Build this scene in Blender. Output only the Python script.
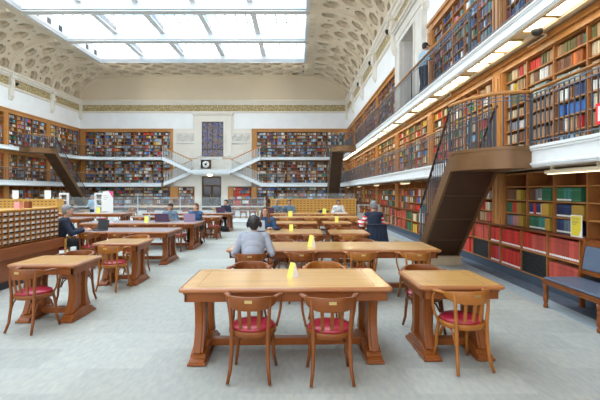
import bpy, bmesh, math, random
from mathutils import Vector, Matrix
PI = math.pi
R = math.radians
for o in list(bpy.data.objects): bpy.data.objects.remove(o)
SC = bpy.context.scene
COL = SC.collection

# ------------------------------------------------------------------ camera
cam_d = bpy.data.cameras.new('camera'); cam = bpy.data.objects.new('camera', cam_d); COL.objects.link(cam)
cam.location = (0, 0, 1.69); cam.rotation_euler = (R(90), 0, 0)
cam_d.sensor_fit = 'HORIZONTAL'; cam_d.sensor_width = 36.0; cam_d.lens = 36.0*420/600
cam_d.shift_x = 1/600; cam_d.shift_y = -9/600
cam_d.clip_start = 0.05; cam_d.clip_end = 200
SC.camera = cam
# ------------------------------------------------------------------ world, exposure, large lights
w = bpy.data.worlds.new('sky'); SC.world = w; w.use_nodes = True
bg = w.node_tree.nodes['Background']; bg.inputs[0].default_value = (0.93, 0.95, 1.0, 1); bg.inputs[1].default_value = 1.25  # soft fill added through the hall's rear end, left open behind the camera
SC.view_settings.view_transform = 'Standard'; SC.view_settings.look = 'None'
SC.view_settings.exposure = 0.88; SC.view_settings.gamma = 1.0; SC.view_settings.use_curve_mapping = False
SKY_EMIT = 3.3          # daylight coming through the laylight panes
LAMP_EMIT = 5.0         # luminaires under the galleries
def area(name, loc, rot, sx, sy, watts, col):
    l = bpy.data.lights.new(name, 'AREA'); l.shape = 'RECTANGLE'; l.size = sx; l.size_y = sy; l.energy = watts; l.color = col
    o = bpy.data.objects.new(name, l); COL.objects.link(o); o.location = loc; o.rotation_euler = rot
    return o

def spot(name, loc, to, watts, size=R(75), col=(1,.93,.80)):
    l = bpy.data.lights.new(name, 'SPOT'); l.energy = watts; l.spot_size = size; l.spot_blend = .9; l.color = col; l.shadow_soft_size = .12
    o = bpy.data.objects.new(name, l); COL.objects.link(o); o.location = loc
    o.rotation_euler = (Vector(to)-Vector(loc)).to_track_quat('-Z','Y').to_euler()
# spots added to brighten the coves: black cornice spotlights plus unseen ones, aimed across
for yy in [28.2+4.69*k for k in range(-5,2)]:
    for sgn,x0,x1 in ((1,3.95,-15.5),(-1,-19.0,.2)):
        spot('spotlight_lamp', (x0, yy+.37, 9.1), (x1, yy+2.5, 11.6), 520)
# ------------------------------------------------------------------ room numbers
ZG1, ZU1 = 2.40, 2.06      # lower gallery: floor, underside
ZG2, ZU2 = 4.65, 4.39      # upper gallery
XR, XL, YB = 4.32, -19.4, 37.2
FR, FL, FB = 3.70, -18.8, 36.6   # gallery edges
ZCAS, ZC, ZFLAT = 7.20, 9.66, 11.87
XC = (XR+XL)/2
Y0 = -6.0
PB = [9.05+4.69*k for k in range(-3, 7)]        # pilaster / rib lines along the room; last = 37.19

# ------------------------------------------------------------------ materials
MAT = {}
def nt(name):
    m = bpy.data.materials.new(name); m.use_nodes = True; MAT[name] = m
    return m, m.node_tree, m.node_tree.nodes, m.node_tree.links, m.node_tree.nodes['Principled BSDF']
def c4(c): return (c[0], c[1], c[2], 1)
def pbr(name, col, rough=0.6, metal=0.0, coat=0.0, var=0.0, scale=6.0, stretch=(1,1,1), col2=None, bump=0.0, spec=0.5):
    m, t, N, L, b = nt(name)
    b.inputs['Base Color'].default_value = c4(col); b.inputs['Roughness'].default_value = rough
    b.inputs['Metallic'].default_value = metal; b.inputs['Coat Weight'].default_value = coat; b.inputs['Coat Roughness'].default_value = 0.12
    b.inputs['Specular IOR Level'].default_value = spec
    if var or col2 or bump:
        tc = N.new('ShaderNodeTexCoord'); mp = N.new('ShaderNodeMapping'); mp.inputs['Scale'].default_value = stretch
        no = N.new('ShaderNodeTexNoise'); no.inputs['Scale'].default_value = scale; no.inputs['Detail'].default_value = 5
        L.new(tc.outputs['Object'], mp.inputs[0]); L.new(mp.outputs[0], no.inputs['Vector'])
        if col2 is None: col2 = tuple(max(0, x*(1-var)) for x in col)
        r = N.new('ShaderNodeValToRGB'); r.color_ramp.elements[0].position = 0.32; r.color_ramp.elements[1].position = 0.68
        r.color_ramp.elements[0].color = c4(col2); r.color_ramp.elements[1].color = c4(col)
        L.new(no.outputs['Fac'], r.inputs[0]); L.new(r.outputs[0], b.inputs['Base Color'])
        if bump:
            bu = N.new('ShaderNodeBump'); bu.inputs['Strength'].default_value = bump; bu.inputs['Distance'].default_value = 0.02
            L.new(no.outputs['Fac'], bu.inputs['Height']); L.new(bu.outputs[0], b.inputs['Normal'])
    return m
def emis(name, col, strength):
    m, t, N, L, b = nt(name)
    b.inputs['Base Color'].default_value = c4((.8,.8,.8)); b.inputs['Emission Color'].default_value = c4(col); b.inputs['Emission Strength'].default_value = strength
    return m
pbr('plaster_white', (.88,.91,.93), .75, var=.05, scale=1.5)
pbr('plaster_warm', (.80,.76,.68), .8, var=.06, scale=1.2)
pbr('ceiling_plaster', (.74,.65,.51), .85, var=.06, scale=1.2)
pbr('coffer_plaster', (.60,.50,.37), .85, var=.08, scale=2)
pbr('lunette_plaster', (.72,.63,.48), .85, var=.05, scale=.6)
pbr('skylight_white', (.58,.61,.63), .6)
pbr('skylight_grey', (.20,.20,.21), .6)
pbr('fascia_white', (.84,.90,.93), .55, var=.06, scale=5)
pbr('marble', (.72,.70,.64), .45, var=.14, scale=2.5)
pbr('soffit_cream', (.80,.70,.52), .7)
pbr('wood', (.56,.22,.05), .42, var=.30, scale=5, stretch=(1,1,.12), coat=.2)
pbr('wood_dark', (.25,.065,.014), .5, var=.25, scale=5, stretch=(1,1,.15))
pbr('wood_case', (.42,.16,.04), .5, var=.28, scale=4, stretch=(.3,.3,1))
pbr('wood_shelf', (.48,.21,.06), .5, var=.2, scale=4)
pbr('wood_pilaster', (.56,.26,.075), .4, var=.22, scale=5, stretch=(1,1,.12), coat=.08, spec=.3)
pbr('oak_top', (.86,.49,.16), .30, var=.20, scale=3.0, stretch=(.35,4,1), coat=.75)
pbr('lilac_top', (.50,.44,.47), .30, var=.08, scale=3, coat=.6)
pbr('oak_edge', (.42,.145,.03), .35, var=.2, scale=4, stretch=(.3,3,1), coat=.4)
pbr('oak_frame', (.30,.085,.014), .38, var=.25, scale=5, stretch=(1,1,.2), coat=.12, spec=.3)
pbr('oak_yellow', (.78,.42,.08), .42, var=.18, scale=5, stretch=(1,1,.2), coat=.2)
pbr('catalogue_oak', (.60,.25,.035), .4, var=.2, scale=6, coat=.25)
pbr('catalogue_base', (.33,.10,.03), .42, var=.25, scale=4, stretch=(.4,.4,3), coat=.2)
pbr('chair_wood', (.25,.072,.013), .33, var=.25, scale=7, stretch=(1,1,.3), coat=.18, spec=.3)
pbr('chair_wood_pale', (.42,.15,.025), .33, var=.25, scale=7, stretch=(1,1,.3), coat=.18, spec=.3)
pbr('red_leather', (.40,.015,.045), .34, var=.12, scale=12, coat=.3)
pbr('blue_leather', (.125,.17,.25), .42, var=.12, scale=5, coat=.15)
pbr('brass', (.66,.50,.20), .3, metal=.8)
pbr('iron', (.10,.12,.15), .45, metal=.4)
pbr('iron_blue', (.17,.20,.25), .45, metal=.3)
pbr('pale_metal', (.55,.58,.58), .4, metal=.4)
pbr('bronze', (.21,.11,.045), .36, metal=.35, var=.14, scale=2.5)
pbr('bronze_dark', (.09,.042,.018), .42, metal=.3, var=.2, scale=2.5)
pbr('black', (.015,.016,.02), .5)
pbr('dark_glass', (.03,.035,.045), .12, coat=.5)
pbr('grille_black', (.03,.035,.04), .5)
pbr('kick_blue', (.07,.10,.145), .5, var=.15, scale=4)
pbr('stone_plinth', (.58,.47,.31), .55, var=.15, scale=3)
pbr('white_plastic', (.85,.86,.86), .4)
pbr('paper', (.88,.88,.86), .7)
pbr('yellow_card', (.86,.86,.16), .6)
pbr('yellow_sign', (.80,.66,.05), .5)
pbr('grey_ink', (.30,.27,.12), .7)
pbr('magenta', (.85,.08,.32), .5)
pbr('pink', (.85,.35,.38), .5)
pbr('red_sign', (.80,.03,.05), .45)
pbr('skin', (.62,.36,.25), .5)
pbr('skin_tan', (.48,.26,.16), .5)
pbr('lip', (.50,.17,.14), .45)
pbr('eye_white', (.85,.84,.82), .3)
pbr('hair_brown', (.16,.065,.03), .5, var=.5, scale=40, stretch=(1,1,.15), bump=.3)
pbr('hair_dark', (.035,.028,.025), .5, var=.5, scale=60, bump=.3)
pbr('hair_grey', (.30,.31,.33), .6, var=.35, scale=50, bump=.3)
pbr('cloth_grey', (.36,.39,.46), .85, var=.10, scale=6, bump=.15)
pbr('cloth_navy', (.018,.030,.065), .85, var=.25, scale=5, bump=.2)
pbr('cloth_black', (.014,.016,.022), .85, var=.2, scale=5, bump=.2)
pbr('cloth_denim', (.045,.12,.26), .85, var=.2, scale=6, bump=.2)
pbr('cloth_blue_light', (.35,.52,.66), .85, var=.12, scale=6)
pbr('cloth_white', (.76,.80,.82), .85, var=.08, scale=6, bump=.1)
pbr('cloth_steel', (.16,.25,.34), .85, var=.15, scale=6)
pbr('laptop_dark', (.03,.03,.045), .4)
pbr('laptop_plum', (.075,.035,.075), .4)
pbr('laptop_mauve', (.36,.27,.38), .35, metal=.3)
pbr('laptop_silver', (.58,.61,.65), .35, metal=.3)
pbr('carpet_aisle', (.125,.155,.205), .95, var=.35, scale=9, bump=.3)
pbr('carpet_strip', (.37,.44,.48), .95, var=.12, scale=9, bump=.2)
pbr('platform', (.55,.60,.60), .7)
# striped sleeve
m, t, N, L, b = nt('cloth_stripe')
tc = N.new('ShaderNodeTexCoord'); sx = N.new('ShaderNodeSeparateXYZ'); mt = N.new('ShaderNodeMath'); mt.operation = 'MULTIPLY'; mt.inputs[1].default_value = 11
fr = N.new('ShaderNodeMath'); fr.operation = 'FRACT'; gt = N.new('ShaderNodeMath'); gt.operation = 'GREATER_THAN'; gt.inputs[1].default_value = .5
mx = N.new('ShaderNodeMix'); mx.data_type = 'RGBA'; mx.inputs[6].default_value = (.75,.03,.05,1); mx.inputs[7].default_value = (.85,.82,.82,1)
L.new(tc.outputs['Object'], sx.inputs[0]); L.new(sx.outputs[2], mt.inputs[0]); L.new(mt.outputs[0], fr.inputs[0]); L.new(fr.outputs[0], gt.inputs[0]); L.new(gt.outputs[0], mx.inputs[0]); L.new(mx.outputs[2], b.inputs['Base Color'])
b.inputs['Roughness'].default_value = .85
# carpet tiles
m, t, N, L, b = nt('carpet')
tc = N.new('ShaderNodeTexCoord'); br = N.new('ShaderNodeTexBrick')
br.offset = .5; br.inputs['Scale'].default_value = 1.0; br.inputs['Brick Width'].default_value = 1.0; br.inputs['Row Height'].default_value = .5
br.inputs['Mortar Size'].default_value = .0; br.inputs['Color1'].default_value = (.39,.41,.395,1); br.inputs['Color2'].default_value = (.53,.555,.525,1); br.inputs['Bias'].default_value = -.55
no = N.new('ShaderNodeTexNoise'); no.inputs['Scale'].default_value = 22; no.inputs['Detail'].default_value = 8
mp = N.new('ShaderNodeMapping'); mp.inputs['Scale'].default_value = (1, .35, 1)
n2 = N.new('ShaderNodeTexNoise'); n2.inputs['Scale'].default_value = .35; n2.inputs['Detail'].default_value = 2
rp = N.new('ShaderNodeValToRGB'); rp.color_ramp.elements[0].color = (.90,.91,.95,1); rp.color_ramp.elements[1].color = (1.06,1.05,1.01,1); rp.color_ramp.elements[0].position = .35; rp.color_ramp.elements[1].position = .65
r2 = N.new('ShaderNodeValToRGB'); r2.color_ramp.elements[0].color = (.93,.98,1.03,1); r2.color_ramp.elements[1].color = (1.08,1.02,.92,1)
m1 = N.new('ShaderNodeMix'); m1.data_type = 'RGBA'; m1.blend_type = 'MULTIPLY'; m1.inputs[0].default_value = 1
m2 = N.new('ShaderNodeMix'); m2.data_type = 'RGBA'; m2.blend_type = 'MULTIPLY'; m2.inputs[0].default_value = 1
L.new(tc.outputs['Object'], br.inputs['Vector']); L.new(tc.outputs['Object'], mp.inputs[0]); L.new(mp.outputs[0], no.inputs['Vector']); L.new(tc.outputs['Object'], n2.inputs['Vector'])
L.new(no.outputs['Fac'], rp.inputs[0]); L.new(n2.outputs['Fac'], r2.inputs[0])
L.new(br.outputs['Color'], m1.inputs[6]); L.new(rp.outputs[0], m1.inputs[7]); L.new(m1.outputs[2], m2.inputs[6]); L.new(r2.outputs[0], m2.inputs[7]); L.new(m2.outputs[2], b.inputs['Base Color'])
b.inputs['Roughness'].default_value = .93
bu = N.new('ShaderNodeBump'); bu.inputs['Strength'].default_value = .25; bu.inputs['Distance'].default_value = .01; n3 = N.new('ShaderNodeTexNoise'); n3.inputs['Scale'].default_value = 160
L.new(tc.outputs['Object'], n3.inputs['Vector']); L.new(n3.outputs['Fac'], bu.inputs['Height']); L.new(bu.outputs[0], b.inputs['Normal'])
# books: colour attribute
m, t, N, L, b = nt('book_cloth')
at_ = N.new('ShaderNodeAttribute'); at_.attribute_name = 'Col'; L.new(at_.outputs['Color'], b.inputs['Base Color']); b.inputs['Roughness'].default_value = .55
# frieze
m, t, N, L, b = nt('frieze_gold')
tc = N.new('ShaderNodeTexCoord'); vo = N.new('ShaderNodeTexVoronoi'); vo.inputs['Scale'].default_value = 9; no = N.new('ShaderNodeTexNoise'); no.inputs['Scale'].default_value = 7
rp = N.new('ShaderNodeValToRGB'); rp.color_ramp.elements[0].color = (.72,.66,.47,1); rp.color_ramp.elements[1].color = (.36,.27,.11,1); rp.color_ramp.elements[0].position = .15; rp.color_ramp.elements[1].position = .5
L.new(tc.outputs['Object'], vo.inputs['Vector']); L.new(vo.outputs['Distance'], rp.inputs[0]); L.new(rp.outputs[0], b.inputs['Base Color']); b.inputs['Roughness'].default_value = .6
bu = N.new('ShaderNodeBump'); bu.inputs['Distance'].default_value = .05; L.new(vo.outputs['Distance'], bu.inputs['Height']); L.new(bu.outputs[0], b.inputs['Normal'])
# stained glass
def stained(name, sc, dark):
    m, t, N, L, b = nt(name)
    tc = N.new('ShaderNodeTexCoord'); vo = N.new('ShaderNodeTexVoronoi'); vo.inputs['Scale'].default_value = sc
    rp = N.new('ShaderNodeValToRGB'); e = rp.color_ramp.elements
    e[0].color = (.05,.06,.13,1); e[1].color = (.34,.25,.10,1)
    for p_, c_ in ((.3,(.10,.12,.26,1)), (.46,(.20,.12,.09,1)), (.56,(.16,.14,.10,1)), (.72,(.15,.14,.24,1))):
        q = e.new(p_); q.color = c_
    rp.color_ramp.interpolation = 'CONSTANT'
    v2 = N.new('ShaderNodeTexVoronoi'); v2.feature = 'DISTANCE_TO_EDGE'; v2.inputs['Scale'].default_value = sc
    lt = N.new('ShaderNodeMath'); lt.operation = 'LESS_THAN'; lt.inputs[1].default_value = .06
    mx = N.new('ShaderNodeMix'); mx.data_type = 'RGBA'; mx.inputs[7].default_value = (.02,.02,.02,1)
    L.new(tc.outputs['Object'], vo.inputs['Vector']); L.new(tc.outputs['Object'], v2.inputs['Vector'])
    L.new(vo.outputs['Color'], rp.inputs[0]); L.new(rp.outputs[0], mx.inputs[6]); L.new(v2.outputs['Distance'], lt.inputs[0]); L.new(lt.outputs[0], mx.inputs[0])
    L.new(mx.outputs[2], b.inputs['Base Color']); b.inputs['Roughness'].default_value = .25
    L.new(mx.outputs[2], b.inputs['Emission Color']); b.inputs['Emission Strength'].default_value = dark
stained('stained_glass', 9.0, .25)
# clear glass
m, t, N, L, b = nt('clear_glass')
b.inputs['Base Color'].default_value = (.85,.93,.95,1); b.inputs['Roughness'].default_value = .05; b.inputs['Alpha'].default_value = .08
# laylight pane: sky seen through obscured glass, small leaded squares
m, t, N, L, b = nt('laylight')
tc = N.new('ShaderNodeTexCoord'); no = N.new('ShaderNodeTexNoise'); no.inputs['Scale'].default_value = .35; no.inputs['Detail'].default_value = 3
rp = N.new('ShaderNodeValToRGB'); rp.color_ramp.elements[0].position = .36; rp.color_ramp.elements[1].position = .56
rp.color_ramp.elements[0].color = (.42,.74,.98,1); rp.color_ramp.elements[1].color = (.97,.99,1,1)
L.new(tc.outputs['Object'], no.inputs['Vector']); L.new(no.outputs['Fac'], rp.inputs[0]); L.new(rp.outputs[0], b.inputs['Emission Color'])
b.inputs['Emission Strength'].default_value = SKY_EMIT; b.inputs['Base Color'].default_value = (.5,.6,.7,1)
emis('lamp_warm', (1.0,.90,.70), LAMP_EMIT)
emis('lamp_tube', (1.0,.85,.55), 1.6)
emis('lamp_bowl', (1.0,.85,.6), 2.5)

# ------------------------------------------------------------------ mesh building
class MB:
    def __init__(s): s.v=[]; s.f=[]; s.m=[]; s.s=[]; s.c=[]
    def add(s, vs, fs, mi=0, sm=False, col=None):
        n=len(s.v); s.v.extend([tuple(v) for v in vs])
        for f in fs: s.f.append(tuple(i+n for i in f)); s.m.append(mi); s.s.append(sm)
        if col is not None: s.c.extend([col]*len(vs))
        elif s.c: s.c.extend([(1,1,1)]*len(vs))
        return s
    def box(s, x0,x1,y0,y1,z0,z1, mi=0, col=None):
        v=[(x0,y0,z0),(x1,y0,z0),(x1,y1,z0),(x0,y1,z0),(x0,y0,z1),(x1,y0,z1),(x1,y1,z1),(x0,y1,z1)]
        return s.add(v,[(0,3,2,1),(4,5,6,7),(0,1,5,4),(1,2,6,5),(2,3,7,6),(3,0,4,7)],mi,False,col)
    def cbox(s, x,y,z,sx,sy,sz,mi=0): return s.box(x-sx/2,x+sx/2,y-sy/2,y+sy/2,z-sz/2,z+sz/2,mi)
    def obox(s, p, q, w, h, mi=0, up=(0,0,1)):
        p=Vector(p); q=Vector(q); d=(q-p).normalized(); u=Vector(up)
        sd=d.cross(u)
        if sd.length<1e-4: sd=d.cross(Vector((1,0,0)))
        sd.normalize(); u=sd.cross(d).normalized()
        v=[]
        for b_ in (p,q):
            for a,c in ((-1,-1),(1,-1),(1,1),(-1,1)): v.append(b_+sd*(a*w/2)+u*(c*h/2))
        return s.add(v,[(0,1,2,3),(7,6,5,4),(0,4,5,1),(1,5,6,2),(2,6,7,3),(3,7,4,0)],mi)
    def tube(s, pts, r, n=8, mi=0, sm=True, closed=False, ell=None):
        P=[Vector(p) for p in pts]; k=len(P); rr=r if isinstance(r,(list,tuple)) else [r]*k
        vs=[]; pu=None
        for i,p in enumerate(P):
            if closed: d=P[(i+1)%k]-P[i-1]
            else: d=(P[min(i+1,k-1)]-P[max(i-1,0)])
            d.normalize()
            if pu is None:
                u=Vector((0,0,1)) if abs(d.z)<.9 else Vector((1,0,0))
            else: u=pu
            a=d.cross(u).normalized(); u2=a.cross(d).normalized(); pu=u2
            ea,eu=(ell if ell else (1,1))
            for j in range(n):
                t=2*PI*j/n+PI/n; vs.append(p+a*(math.cos(t)*rr[i]*ea)+u2*(math.sin(t)*rr[i]*eu))
        fs=[]
        for i in range(k if closed else k-1):
            i2=(i+1)%k
            for j in range(n): fs.append((i*n+j, i*n+(j+1)%n, i2*n+(j+1)%n, i2*n+j))
        if not closed: fs.append(tuple(range(n-1,-1,-1))); fs.append(tuple((k-1)*n+j for j in range(n)))
        return s.add(vs,fs,mi,sm)
    def cyl(s,x,y,z0,z1,r,n=16,mi=0,sm=True): return s.tube([(x,y,z0),(x,y,z1)],r,n,mi,sm)
    def lathe(s, prof, n=20, mi=0, c=(0,0,0), sm=True):
        vs=[]; fs=[]; k=len(prof)
        for r,z in prof:
            for j in range(n): t=2*PI*j/n; vs.append((c[0]+r*math.cos(t),c[1]+r*math.sin(t),c[2]+z))
        for i in range(k-1):
            for j in range(n): fs.append((i*n+j,i*n+(j+1)%n,(i+1)*n+(j+1)%n,(i+1)*n+j))
        fs.append(tuple(range(n-1,-1,-1))); fs.append(tuple((k-1)*n+j for j in range(n)))
        return s.add(vs,fs,mi,sm)
    def prism(s, poly, axis, a, b_, mi=0, sm=False):
        """poly: 2-D points; axis 'x','y','z' is extruded from a to b."""
        n=len(poly); f={'x':lambda p,t:(t,p[0],p[1]),'y':lambda p,t:(p[0],t,p[1]),'z':lambda p,t:(p[0],p[1],t)}[axis]
        vs=[f(p,a) for p in poly]+[f(p,b_) for p in poly]
        fs=[tuple(range(n-1,-1,-1)),tuple(range(n,2*n))]+[(i,(i+1)%n,n+(i+1)%n,n+i) for i in range(n)]
        return s.add(vs,fs,mi,sm)
    def sphere(s,c,r,n=12,mi=0,sc=(1,1,1)):
        vs=[];fs=[];k=n//2+1
        for i in range(k+1):
            ph=PI*i/k
            for j in range(n):
                t=2*PI*j/n; vs.append((c[0]+r*sc[0]*math.sin(ph)*math.cos(t),c[1]+r*sc[1]*math.sin(ph)*math.sin(t),c[2]-r*sc[2]*math.cos(ph)))
        for i in range(k):
            for j in range(n): fs.append((i*n+j,i*n+(j+1)%n,(i+1)*n+(j+1)%n,(i+1)*n+j))
        return s.add(vs,fs,mi,True)
    def build(s, name, mats, parent=None, loc=(0,0,0), rz=0, bevel=0, fix=False):
        me=bpy.data.meshes.new(name); me.from_pydata(s.v,[],s.f)
        if isinstance(mats,str): mats=[mats]
        for m_ in mats: me.materials.append(MAT[m_])
        me.polygons.foreach_set('material_index', s.m); me.polygons.foreach_set('use_smooth', s.s)
        if s.c:
            a=me.color_attributes.new('Col','FLOAT_COLOR','POINT')
            flat=[]; 
            for c in s.c: flat.extend((c[0],c[1],c[2],1.0))
            a.data.foreach_set('color',flat)
        if fix:
            bm=bmesh.new(); bm.from_mesh(me); bmesh.ops.recalc_face_normals(bm,faces=bm.faces); bm.to_mesh(me); bm.free()
        me.update()
        o=bpy.data.objects.new(name,me); COL.objects.link(o); o.location=loc; o.rotation_euler=(0,0,rz)
        if parent: o.parent=parent
        if bevel:
            b_=o.modifiers.new('bevel','BEVEL'); b_.width=bevel; b_.segments=2; b_.limit_method='ANGLE'; b_.angle_limit=R(40)
        return o
def tag(o,label,cat,group=None):
    o['label']=label; o['category']=cat
    if group: o['group']=group
    return o
def thing(name,label,cat,loc=(0,0,0),rz=0,group=None):
    o=bpy.data.objects.new(name,None); COL.objects.link(o); o.location=loc; o.rotation_euler=(0,0,rz); o.empty_display_size=.1
    return tag(o,label,cat,group)
def struct(o): o['kind']='structure'; return o
KIDS={}
def kids(o): return [c for c in ALLC.get(o.name,[])]
def dup(root,loc,rz=0,label=None,group=None,scale=None):
    r=root.copy(); COL.objects.link(r); r.location=loc; r.rotation_euler=(0,0,rz)
    if scale: r.scale=scale
    if label: r['label']=label
    if group: r['group']=group
    if root.name not in KIDS: KIDS[root.name]=[(c,list(c.children)) for c in root.children]
    for c,gs in KIDS[root.name]:
        d=c.copy(); COL.objects.link(d); d.parent=r
        for g in gs:
            e=g.copy(); COL.objects.link(e); e.parent=d
    return r
ONES='zeroth first second third fourth fifth sixth seventh eighth ninth tenth eleventh twelfth thirteenth fourteenth fifteenth sixteenth seventeenth eighteenth nineteenth'.split()
def ordw(n):
    if n<20: return ONES[n]
    t={2:('twentieth','twenty'),3:('thirtieth','thirty'),4:('fortieth','forty'),5:('fiftieth','fifty'),6:('sixtieth','sixty'),7:('seventieth','seventy'),8:('eightieth','eighty')}[n//10]
    return t[0] if n%10==0 else t[1]+'-'+ONES[n%10]
# ================================================================== STRUCTURE
def sbox(name,mat,*b,**k):
    m=MB(); m.box(*b); return struct(m.build(name,mat,**k))
sbox('floor','carpet',XL-.5,XR+.5,Y0,YB+.6,-.1,0)
m=MB(); m.box(3.88,XR+.4,Y0,37.0,-.02,.004); o=struct(m.build('floor_aisle','carpet_aisle'))
m=MB(); m.box(3.60,3.88,Y0,34.0,-.02,.004); o=struct(m.build('floor_strip','carpet_strip'))
m=MB(); m.box(-12.9,-1.9,22.0,34.5,0,.07); struct(m.build('floor_platform','platform'))
# walls: below the case tops the wall stands back behind the bookcases
m=MB(); m.box(XR+.42,XR+.7,Y0,YB+.6,0,ZCAS); m.box(XR,XR+.7,Y0,13.99,ZCAS,9.7); m.box(XR,XR+.7,18.65,YB,ZCAS,9.7)
m.box(XR,XR+.7,15.3,17.4,8.0,9.7); m.box(XR+.5,XR+.7,15.3,17.4,ZCAS,8.0)
m.box(XR,XR+.41,13.99,15.3,ZG2-.1,9.7); m.box(XR,XR+.41,17.4,18.65,ZG2-.1,9.7)
struct(m.build('wall_right','plaster_white'))
m=MB(); m.box(XL-.7,XL-.42,Y0,YB+.6,0,ZCAS); m.box(XL-.7,XL,Y0,YB+.6,ZCAS,9.7); struct(m.build('wall_left','plaster_white'))
m=MB()
m.box(XL-.7,XR+.7,YB+.42,YB+.7,0,ZCAS)                       # behind the cases
m.box(XL-.7,XR+.7,YB,YB+.7,ZCAS,12.3)
m.box(-11.15,-8.6,YB,YB+.42,3.0,ZCAS); m.box(-6.6,-4.2,YB,YB+.42,3.0,ZCAS); m.box(-8.6,-6.6,YB,YB+.42,3.0,4.75)
m.box(-11.15,-9.25,YB,YB+.42,2.1,3.0); m.box(-6.3,-4.2,YB,YB+.42,2.1,3.0)
m.box(-9.25,-8.62,YB,YB+.42,0,3.0); m.box(-6.9,-6.3,YB,YB+.42,0,3.0)
struct(m.build('wall_back','plaster_warm'))
m=MB(); m.box(XL,XR,YB-.012,YB,ZC,12.2); struct(m.build('wall_lunette','lunette_plaster'))
m=MB(); m.box(XL,-9.35,YB-.02,YB,ZCAS,8.62); m.box(-5.75,XR,YB-.02,YB,ZCAS,8.62); struct(m.build('wall_band','plaster_white'))

# cornice, frieze and string course round three walls
def run_profile(prof, closed=True):
    """profile (d from wall into the room, z) run along right, back and left walls"""
    m=MB(); n=len(prof)
    for seg in range(3):
        vs=[]
        for e in range(2):
            for d,z in prof:
                if seg==0: vs.append((XR-d,(Y0 if e==0 else YB-d),z))
                elif seg==1: vs.append(((XR-d) if e==0 else XL+d,YB-d,z))
                else: vs.append((XL+d,(YB-d) if e==0 else Y0,z))
        fs=[(i,(i+1)%n,n+(i+1)%n,n+i) for i in range(n)]
        m.add(vs,fs)
    return m
struct(run_profile([(-.02,9.30),(.10,9.30),(.12,9.36),(.22,9.42),(.24,9.50),(.34,9.55),(.36,9.64),(.30,9.70),(-.02,9.72)]).build('trim_1','plaster_warm',fix=True))
struct(run_profile([(-.02,8.74),(.03,8.74),(.03,9.30),(-.02,9.30)]).build('trim_2','frieze_gold',fix=True))
struct(run_profile([(-.02,8.58),(.05,8.58),(.10,8.62),(.12,8.70),(.07,8.75),(-.02,8.75)]).build('trim_3','plaster_warm',fix=True))

# ceiling -----------------------------------------------------------------
RB=[28.2+4.69*k for k in range(-7,3)]            # ribs; last 37.58
UL=4.45
def cove_pt(side,u,v,d=0.0):
    """u 0 at the flat edge .. UL at the cornice; d outward of the room"""
    # first 0.0..0.75 flat, then quarter ellipse
    t=u/UL*PI/2
    x=1.2+3.1*math.sin(t); z=ZC+.02+2.19*math.cos(t)
    nx=math.sin(t)/3.1; nz=math.cos(t)/2.19; l=math.hypot(nx,nz); x+=nx/l*d; z+=nz/l*d
    if side<0: x=2*XC-x
    return (x,v,z)
def flat_pt(x,v,d=0.0): return (x,v,ZFLAT+d)
def coffers(m,P,u0,u1,v0,v1,nu,nv):
    au=(u1-u0)/nu; av=(v1-v0)/nv; T=math.tan(R(22.5))
    def q(pts,cu,cv,sc,d): return [P(cu+x*au*sc,cv+y*av*sc,d) for x,y in pts]
    oc=[(math.cos(R(22.5+45*k)),math.sin(R(22.5+45*k))) for k in range(8)]
    sq=[(x,y) for x,y in ((.5,.5*T),(.5*T,.5),(-.5*T,.5),(-.5,.5*T),(-.5,-.5*T),(-.5*T,-.5),(.5*T,-.5),(.5,-.5*T))]
    co=[(.5,.5),(-.5,.5),(-.5,-.5),(.5,-.5)]
    for i in range(nu):
        for j in range(nv):
            cu=u0+(i+.5)*au; cv=v0+(j+.5)*av; big=(i+j)%2==0
            r=.60 if big else .13
            vs=q(sq,cu,cv,1,0)+q(co,cu,cv,1,0)+q(oc,cu,cv,r,0)+q(oc,cu,cv,r*.97,.16 if big else .12)+q(oc,cu,cv,r*.80,.18 if big else .12)+q(oc,cu,cv,r*.76,.42 if big else .14)
            fs=[]
            for k in range(8):
                k2=(k+1)%8
                if k%2==0: fs.append((k,8+k//2,k2,12+k2,12+k))
                else: fs.append((k,k2,12+k2,12+k))
                for a in (12,20,28): fs.append((a+k,a+k2,a+8+k2,a+8+k))
            fs.append(tuple(range(36,44)))
            m.add(vs,fs)
m=MB()
for b in range(len(RB)-1):
    v0,v1=RB[b]+.22,min(RB[b+1]-.22,YB-.35)
    for side in (1,-1):
        coffers(m,lambda u,v,d,s=side:cove_pt(s,u,v,d),.12,UL-.12,v0,v1,5,5)
        for (a,c) in ((0,.12),(UL-.12,UL)):
            m.add([cove_pt(side,a,v0),cove_pt(side,c,v0),cove_pt(side,c,v1),cove_pt(side,a,v1)],[(0,1,2,3)])
# flat strips beside the laylight and the coffered end bay
xe0,xe1=2*XC-.45,.45
YS0,YS1=RB[0]+.35,32.84
struct(m.build('ceiling','ceiling_plaster'))
m=MB()
m.box(.45,1.22,Y0,YB,ZFLAT-.02,ZFLAT+.1); m.box(2*XC-1.22,xe0,Y0,YB,ZFLAT-.02,ZFLAT+.1)
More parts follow.
